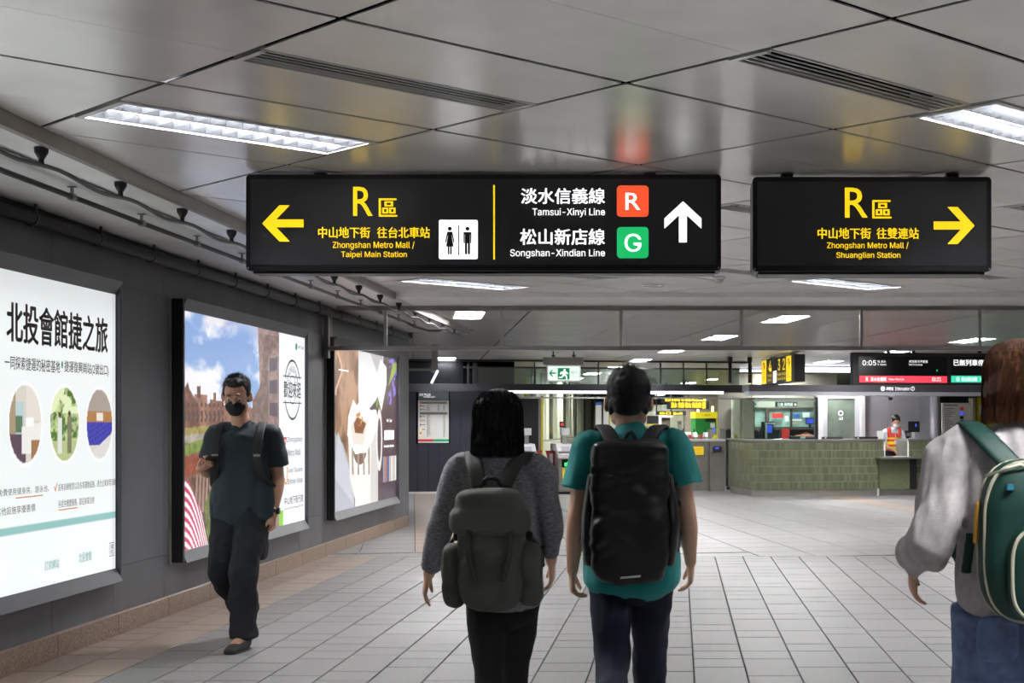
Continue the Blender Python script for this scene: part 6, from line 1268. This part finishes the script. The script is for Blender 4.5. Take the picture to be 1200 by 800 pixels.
for sx in (-1, 1):
    S = Sc(); strap(S, [(sx * 0.045 - 0.01, -0.15, 1.17), (sx * 0.075 - .005, -0.10, 1.245), (sx * 0.105, 0.0, 1.288), (sx * 0.11, 0.085, 1.23), (sx * 0.11, 0.115, 1.1), (sx * 0.13, 0.08, 0.98), (sx * 0.15, -0.05, 0.86)], 0.032, 0.01, (1, 0, 0)); S.build('shoulder_strap', STRAPG, bp, 0.006, 2)
    S = Sc(); strap(S, [(sx * 0.075, -0.285, 1.02), (sx * 0.075, -0.30, 0.93), (sx * 0.05, -0.305, 0.83)], 0.012, 0.004, (1, 0, 0)); S.build('compression_strap', STRAPG, bp, 0.004, 1)
    S = Sc(); S.limb([(sx * 0.13, -0.16, 1.0), (sx * 0.165, -0.17, 0.95)], [0.008, 0.008]); S.rbox((sx * 0.135, -0.18, 0.985), (0.014, 0.014, 0.018)); S.build('buckle', M['black'], bp, 0.004, 1)
Sc().limb([(-0.05, -0.15, 1.165), (-0.03, -0.155, 1.195), (0.01, -0.155, 1.195), (0.03, -0.15, 1.165)], [0.009] * 4).build('grab_loop', STRAP, bp, 0.004, 1)

# --- woman at the right edge (3.9 m)
O = loc_of(1190, 3.9)
w2 = thing('person', 'woman with brown hair, pale grey sweater and jeans cut by the right edge', 'person', O, 0, 'people walking away')
Tr = headmat((0.012, 0.03, 1.508), 0.0, -0.05)
J = dict(pelvis=(0.02, 0, 0.90), chest=(0.01, 0, 1.20), neck=(0.0, 0.005, 1.375), head=Tr, headk=1.02,
         shL=(-0.165, 0, 1.32), shR=(0.175, 0, 1.32), elL=(-0.235, -0.05, 1.09), elR=(0.245, -0.03, 1.07), wrL=(-0.25, 0.14, 1.0), wrR=(0.25, 0.12, 0.9),
         handL=((0.02, 0.35, -0.9), (1, 0.1, 0), (0, 1, 0)), handR=((0.02, 0.3, -0.9), (-1, 0.1, 0), (0, 1, 0)), curlL=0.25, curlR=0.35, handk=0.85,
         hipL=(-0.065, 0, 0.88), hipR=(0.105, 0, 0.88), knL=(-0.06, 0.10, 0.47), knR=(0.10, -0.05, 0.47), anL=(-0.06, 0.2, 0.09), anR=(0.10, -0.3, 0.16), toeL=(-0.06, 0.35, 0.03), toeR=(0.10, -0.18, 0.03), hw=0.175)
human(w2, J, SKIN, True, vox=0.0055, k=0.95)
upper(w2, J, LKNIT, 'sweater', 0.955, 0.172, 0.13, {'L': [(0.0, 0.07), (0.45, 0.07), (1.0, 0.066), (1.4, 0.06), (1.85, 0.04)], 'R': [(0.0, 0.07), (0.5, 0.075), (1.0, 0.075), (1.4, 0.065), (1.9, 0.04)]}, folds(0.022, 13, 3.5, 9.0), hemw=0.18, neckr=(0.08, 0.075))
trousers(w2, J, DENIM, 0.105, 0.085, 0.08, k=1.02, disp=folds(0.007, 12, 9, 3.0), name='jeans')
S = Sc(); S.rbox((-0.075, -0.128, 0.845), (0.055, 0.012, 0.06), pw=4); S.build('back_pocket', DENIM, w2, 0.005, 1)
for s_ in 'LR': shoe(w2, J['an' + s_], J['toe' + s_], M['wplastic'], 0.9)
S = Sc(); S.ball(Tr @ Vector((0, -0.02, 0.036)), (0.092, 0.104, 0.086))
S.limb([Tr @ Vector(p) for p in ((0, -0.024, 0.05), (0, -0.026, 0.01), (0, -0.028, -0.035), (0.0, -0.032, -0.068))], [(0.09, 0.094), (0.097, 0.094), (0.1, 0.086), (0.094, 0.074)], n=26, sub=5, pw=2.3)
S.ball(Tr @ Vector((0, 0.035, 0.06)), (0.074, 0.055, 0.05))
ho = S.build('hair', HBRN, w2, 0.0055, 2, lambda c: 0.004 * noise.noise(Vector((c.x * 28, c.y * 28, c.z * 3))) + 0.002 * noise.noise(Vector((c.x * 80, c.y * 80, c.z * 5))))
def fnr():
    a = random.uniform(PI * 0.95, 2.05 * PI); x, y = math.cos(a), math.sin(a); top = random.uniform(-0.04, 0.11); e = random.uniform(-0.112, -0.088)
    r0 = math.sqrt(max(0.02, 1 - (max(top - 0.036, 0) / 0.09) ** 2))
    return [Tr @ Vector((x * 0.098 * r0, -0.024 + y * 0.104 * r0, top)), Tr @ Vector((x * 0.1015, -0.027 + y * 0.095, min(top - 0.01, -0.035))), Tr @ Vector((x * 0.1015, -0.031 + y * 0.085, -0.065)), Tr @ Vector((x * random.uniform(0.092, 0.106), -0.033 + y * 0.074, e))]
stuff(hair_strands(3800, fnr, 0.0014).build('hair_strands', HBRN, ho))
bp = thing('backpack', 'dark green backpack with cream piping and a yellow tag at the right edge', 'backpack', (O[0], O[1], 0), 0)
S = Sc(); S.rbox((0.025, -0.205, 1.105), (0.165, 0.08, 0.21), pw=3.4); S.build('main_bag', PACKGR, bp, 0.007, 3, folds(0.004, 7, 6, 1.0))
S = Sc(); S.rbox((0.04, -0.275, 1.03), (0.125, 0.05, 0.125), pw=3.6); S.build('front_pocket', PACKGR, bp, 0.006, 3, folds(0.003, 8, 8, 2.0))
def pipe_loop(cx, cz, hx_, hz_, y, r_=0.005, pw=3.4):
    pts = []
    for k in range(41):
        a = 2 * PI * k / 40; sg = lambda v: math.copysign(abs(v) ** (2 / pw), v); pts.append((cx + hx_ * sg(math.cos(a)), y, cz + hz_ * sg(math.sin(a))))
    return MB().tube(pts, r_, 8)
pipe_loop(0.025, 1.105, 0.158, 0.203, -0.243).build('piping', PIPING, bp, True); pipe_loop(0.025, 1.105, 0.160, 0.205, -0.172).build('piping', PIPING, bp, True); pipe_loop(0.04, 1.03, 0.118, 0.118, -0.307).build('pocket_piping', PIPING, bp, True)
MB().box(-0.085, -0.069, -0.281, -0.262, 1.237, 1.251, Matrix.Rotation(0, 4, 'Y')).build('blue_patch', mat('blue_patch', '#2f7f9a', .5), bp)
mb = MB()
for k, (dx, dz, a) in enumerate(((0, 0.018, 0), (-0.017, 0.008, 0.7), (0.017, 0.008, -0.7))):
    vs = [(0.03 + dx + 0.009 * math.cos(q_) * math.cos(a) - 0.019 * math.sin(q_) * math.sin(-a), 0.95 + dz + 0.019 * math.sin(q_) * math.cos(a) + 0.009 * math.cos(q_) * math.sin(a), 0) for q_ in [2 * PI * i / 16 for i in range(16)]]
    mb.add(vs, [tuple(range(16))], plane_front(-0.3275))
for k in range(3): mb.add([(0.005 + .003 * k, 0.930 - 0.007 * k, 0), (0.055 - .003 * k, 0.930 - 0.007 * k, 0), (0.055 - .003 * k, 0.934 - 0.007 * k, 0), (0.005 + .003 * k, 0.934 - 0.007 * k, 0)], [(0, 1, 2, 3)], plane_front(-0.3275))
mb.build('white_emblem', M['paper'], bp)
for sx in (-1, 1):
    S = Sc(); strap(S, [(sx * 0.06 + 0.02, -0.15, 1.29), (sx * 0.105, -0.09, 1.37), (sx * 0.13, 0.0, 1.40), (sx * 0.13, 0.1, 1.33), (sx * 0.13, 0.145, 1.2), (sx * 0.13, 0.09, 1.06), (sx * 0.10, 0.02, 1.0)], 0.032, 0.009, (1, 0, 0)); S.build('shoulder_strap', PACKGR, bp, 0.006, 2)
S = Sc(); strap(S, [(-0.15, -0.16, 1.12), (-0.157, -0.165, 1.08), (-0.165, -0.165, 1.02)], 0.014, 0.004, (1, 0, 0)); S.build('loose_strap', PACKGR, bp, 0.004, 1)
S = Sc(); strap(S, [(-0.142, -0.2, 1.2), (-0.148, -0.21, 1.16), (-0.15, -0.21, 1.1)], 0.012, 0.006, (0, 1, 0)); S.build('yellow_tag', mat('tag_yellow', '#b8862a', .6), bp, 0.004, 1)
MB().tube([(-0.12, -0.2, 1.27), (-0.09, -0.26, 1.285), (-0.05, -0.27, 1.3), (-0.02, -0.26, 1.29)], 0.0045, 8).build('zip_cord', PIPING, bp, True)

# --- man in black looking at his phone, walking toward us (9.2 m)
O = loc_of(285, 9.2)
mk = thing('person', 'man in black T-shirt with face mask looking down at his phone beside the posters', 'person', O)
Tk = headmat((-0.02, -0.07, 1.575), PI + 0.12, -0.32)
J = dict(pelvis=(0.0, 0, 0.90), chest=(0.0, -0.01, 1.22), neck=(-0.005, -0.015, 1.40), head=Tk, headk=1.05,
         shL=(-0.175, 0.01, 1.34), shR=(0.185, 0.01, 1.33), elL=(-0.235, 0.05, 1.10), elR=(0.205, 0.06, 1.05), wrL=(-0.205, -0.19, 1.13), wrR=(0.195, -0.02, 0.83),
         handL=((0.78, -0.55, 0.2), (0.1, 0.0, 1.0), (-0.3, -0.6, 0.3)), handR=((-0.02, -0.12, -0.98), (-1, 0.1, 0), (0, -1, 0)), curlL=0.75, curlR=0.55,
         hipL=(-0.09, 0, 0.88), hipR=(0.085, 0, 0.88), knL=(-0.115, -0.03, 0.48), knR=(0.05, -0.16, 0.49), anL=(-0.09, 0.36, 0.19), anR=(0.04, -0.13, 0.09), toeL=(-0.095, 0.25, 0.03), toeR=(0.02, -0.31, 0.03), hw=0.155)
human(mk, J, SKIN2, vox=0.0055, k=1.0)
short_hair(mk, Tk, HBLK, 1.05, 2600)
upper(mk, J, BTEE, 't_shirt', 0.825, 0.18, 0.125, {'L': [(0.0, 0.066), (0.35, 0.072), (0.66, 0.078)], 'R': [(0.0, 0.066), (0.35, 0.072), (0.68, 0.078)]}, folds(0.011, 9, 6, 4.4), hemw=0.205, neckr=(0.07, 0.066))
trousers(mk, J, BPANT, 0.105, 0.09, 0.088, disp=folds(0.015, 9, 8, 8.0), cuff=0.05)
for (x, y, z) in ((0.138, -0.05, 0.64), (-0.165, -0.0, 0.64)): S = Sc(); S.rbox((x, y, z), (0.025, 0.065, 0.09), pw=3.5); S.build('cargo_pocket', BPANT, mk, 0.006, 2, folds(0.004, 12, 12, 1.0))
for s_ in 'LR': shoe(mk, J['an' + s_], J['toe' + s_], mat('black_shoe', '#1f1f22', .6))
S = Sc(); R_ = Tk.to_3x3()
S.ball(Tk @ Vector((0, 0.063, -0.045)), (0.063, 0.055, 0.052), R_); S.ball(Tk @ Vector((0, 0.10, -0.03)), (0.022, 0.022, 0.03), R_); S.ball(Tk @ Vector((0, 0.07, -0.078)), (0.045, 0.04, 0.028), R_); S.build('face_mask', mat('black_mask', '#1a1c1f', .75, bump=.1), mk, 0.005, 3)
gl = MB()
for sx in (-1, 1):
    gl.tube([Tk @ (Vector((sx * 0.033 + 0.027 * math.cos(a), 0.108 - 0.3 * abs(sx * 0.033 + 0.027 * math.cos(a)) ** 1.0 * .25, 0.012 + 0.02 * math.sin(a)))) for a in [2 * PI * i / 20 for i in range(21)]], 0.0013, 6)
    gl.tube([Tk @ Vector((sx * 0.06, 0.1, 0.015)), Tk @ Vector((sx * 0.082, 0.05, 0.015)), Tk @ Vector((sx * 0.085, -0.01, 0.01))], 0.0013, 6)
gl.tube([Tk @ Vector((-0.008, 0.108, 0.014)), Tk @ Vector((0.008, 0.108, 0.014))], 0.0013, 6); gl.build('eyeglasses', mat('wire_gold', '#8a8078', .3, .8), mk)
S = Sc(); wr = Vector(J['wrR']); d_ = (wr - Vector(J['elR'])).normalized(); c_ = wr + Vector((0, 0, 0.025)); MB().tube([c_ - d_ * 0.012, c_ + d_ * 0.012], 0.0345, 20).build('watch_strap', M['black'], mk, True); MB().box(0.02, 0.04, -0.022, 0.022, -0.02, 0.02, Matrix.Translation(c_)).build('watch_face', M['blackm'], mk, bevel=0.005)
bp = thing('backpack', 'black backpack on the back of the man with the face mask, straps showing', 'backpack', O, 0)
S = Sc(); S.rbox((0.0, 0.215, 1.13), (0.15, 0.08, 0.22), pw=3.6); S.build('main_bag', PACKB, bp, 0.008, 2, folds(0.006, 7, 7, 2.0))
for sx in (-1, 1):
    S = Sc(); strap(S, [(sx * 0.07, 0.15, 1.34), (sx * 0.10, 0.08, 1.395), (sx * 0.125, 0.0, 1.405), (sx * 0.13, -0.10, 1.34), (sx * 0.13, -0.145, 1.2), (sx * 0.15, -0.10, 1.08), (sx * 0.18, 0.03, 1.0), (sx * 0.14, 0.15, 0.98)], 0.03, 0.009, (1, 0, 0)); S.build('shoulder_strap', STRAP, bp, 0.006, 2)
    MB().box(sx * 0.13 - 0.02, sx * 0.13 + 0.02, -0.158, -0.15, 1.2, 1.215).build('strap_slider', M['steel2'], bp)
ph = thing('smartphone', 'dark smartphone held in the right hand of the masked man', 'phone', (O[0] - 0.13, O[1] - 0.24, 1.178), 0)
Tp = Matrix.Rotation(0.5, 4, 'Z') @ Matrix.Rotation(-0.35, 4, 'X')
MB().prism(rrect(-0.036, 0.036, -0.075, 0.075, 0.01), -0.004, 0.004, Tp).build('case', M['black'], ph); MB().prism(rrect(-0.033, 0.033, -0.072, 0.072, 0.008), 0.004, 0.0046, Tp).build('screen', mat('phone_screen', '#4f5a68', .15, emit=.4, var=.1), ph)

# --- staff member behind the counter
ss, _ = hp(1047, 500, 28.35); O = H(ss, 28.35)
st = thing('person', 'station staff in orange and yellow reflective vest writing at the counter opening', 'person', O, TH)
Ts = headmat((0.03, -0.07, 1.455), PI - 0.1, -0.5)
J = dict(pelvis=(0.0, 0.06, 0.84), chest=(0.0, 0.02, 1.12), neck=(0.01, -0.03, 1.30), head=Ts, headk=1.0,
         shL=(-0.17, 0, 1.24), shR=(0.17, 0, 1.23), elL=(-0.23, -0.02, 0.98), elR=(0.235, -0.03, 0.98), wrL=(-0.06, -0.2, 0.88), wrR=(0.2, -0.24, 0.87),
         handL=((0.3, -0.9, -0.3), (0, 0, -1), (1, 0, 0)), handR=((0.0, -0.95, -0.3), (0, 0, -1), (-1, 0, 0)), hipL=(-0.08, 0.06, 0.83), hipR=(0.08, 0.06, 0.83), knL=(-0.08, 0.05, 0.45), knR=(0.08, 0.05, 0.45), anL=(-0.08, 0.07, 0.09), anR=(0.08, 0.07, 0.09), toeL=(-0.09, -0.08, 0.03), toeR=(0.09, -0.08, 0.03), hw=0.16)
human(st, J, SKIN2, vox=0.008, k=0.95)
short_hair(st, Ts, HBLK, 1.04, 500)
upper(st, J, mat('white_shirt', '#c9d4e4', .7), 'shirt', 0.9, 0.16, 0.11, {'L': [(0.0, 0.068), (0.5, 0.06), (0.9, 0.055)], 'R': [(0.0, 0.068), (0.5, 0.06), (0.9, 0.055)]}, folds(0.006, 10, 8, 1.4), vox=0.01)
VEST = bpy.data.materials.new('reflective_vest'); VEST.use_nodes = True; nt = VEST.node_tree; b_ = nt.nodes['Principled BSDF']; b_.inputs['Roughness'].default_value = 0.6
tc = nt.nodes.new('ShaderNodeTexCoord'); sp = nt.nodes.new('ShaderNodeSeparateXYZ'); nt.links.new(tc.outputs['Object'], sp.inputs[0])
ma = nt.nodes.new('ShaderNodeMath'); ma.operation = 'MULTIPLY'; ma.inputs[1].default_value = 9.5; nt.links.new(sp.outputs['Z'], ma.inputs[0]); fr = nt.nodes.new('ShaderNodeMath'); fr.operation = 'FRACT'; nt.links.new(ma.outputs[0], fr.inputs[0])
gt_ = nt.nodes.new('ShaderNodeMath'); gt_.operation = 'GREATER_THAN'; gt_.inputs[1].default_value = 0.45; nt.links.new(fr.outputs[0], gt_.inputs[0]); lt_ = nt.nodes.new('ShaderNodeMath'); lt_.operation = 'LESS_THAN'; lt_.inputs[1].default_value = 1.13; nt.links.new(sp.outputs['Z'], lt_.inputs[0])
mu = nt.nodes.new('ShaderNodeMath'); mu.operation = 'MULTIPLY'; nt.links.new(gt_.outputs[0], mu.inputs[0]); nt.links.new(lt_.outputs[0], mu.inputs[1])
mi = nt.nodes.new('ShaderNodeMixRGB'); mi.inputs[1].default_value = lin('#ee4b3c') + (1,); mi.inputs[2].default_value = lin('#f2dc1e') + (1,); nt.links.new(mu.outputs[0], mi.inputs[0]); nt.links.new(mi.outputs[0], b_.inputs['Base Color'])
S = Sc()
S.limb([(0, 0.05, 0.91), (0, 0.03, 1.0), (0, 0.015, 1.12), (0, 0.0, 1.2)], [(0.165, 0.128), (0.165, 0.128), (0.165, 0.125), (0.15, 0.11)], n=24)
for sx in (-1, 1): S.limb([(sx * 0.10, -0.06, 1.18), (sx * 0.105, -0.02, 1.295), (sx * 0.10, 0.08, 1.2)], [(0.05, 0.05)] * 3)
S.build('vest', VEST, st, 0.01, 2)
trousers(st, J, BLKC, 0.09, 0.07, 0.06, vox=0.01)
S = Sc(); R_ = Ts.to_3x3(); S.ball(Ts @ Vector((0, 0.066, -0.045)), (0.06, 0.05, 0.048), R_); S.build('face_mask', M['paper'], st, 0.007, 2)
for s_ in 'LR': shoe(st, J['an' + s_], J['toe' + s_], mat('black_shoe', '#1f1f22', .6))
MB().tube([(0.0, -0.115, 1.2), (0.01, -0.13, 1.08)], 0.004, 6).box(-0.02, 0.035, -0.14, -0.132, 1.0, 1.08).build('name_badge', M['paper'], st)
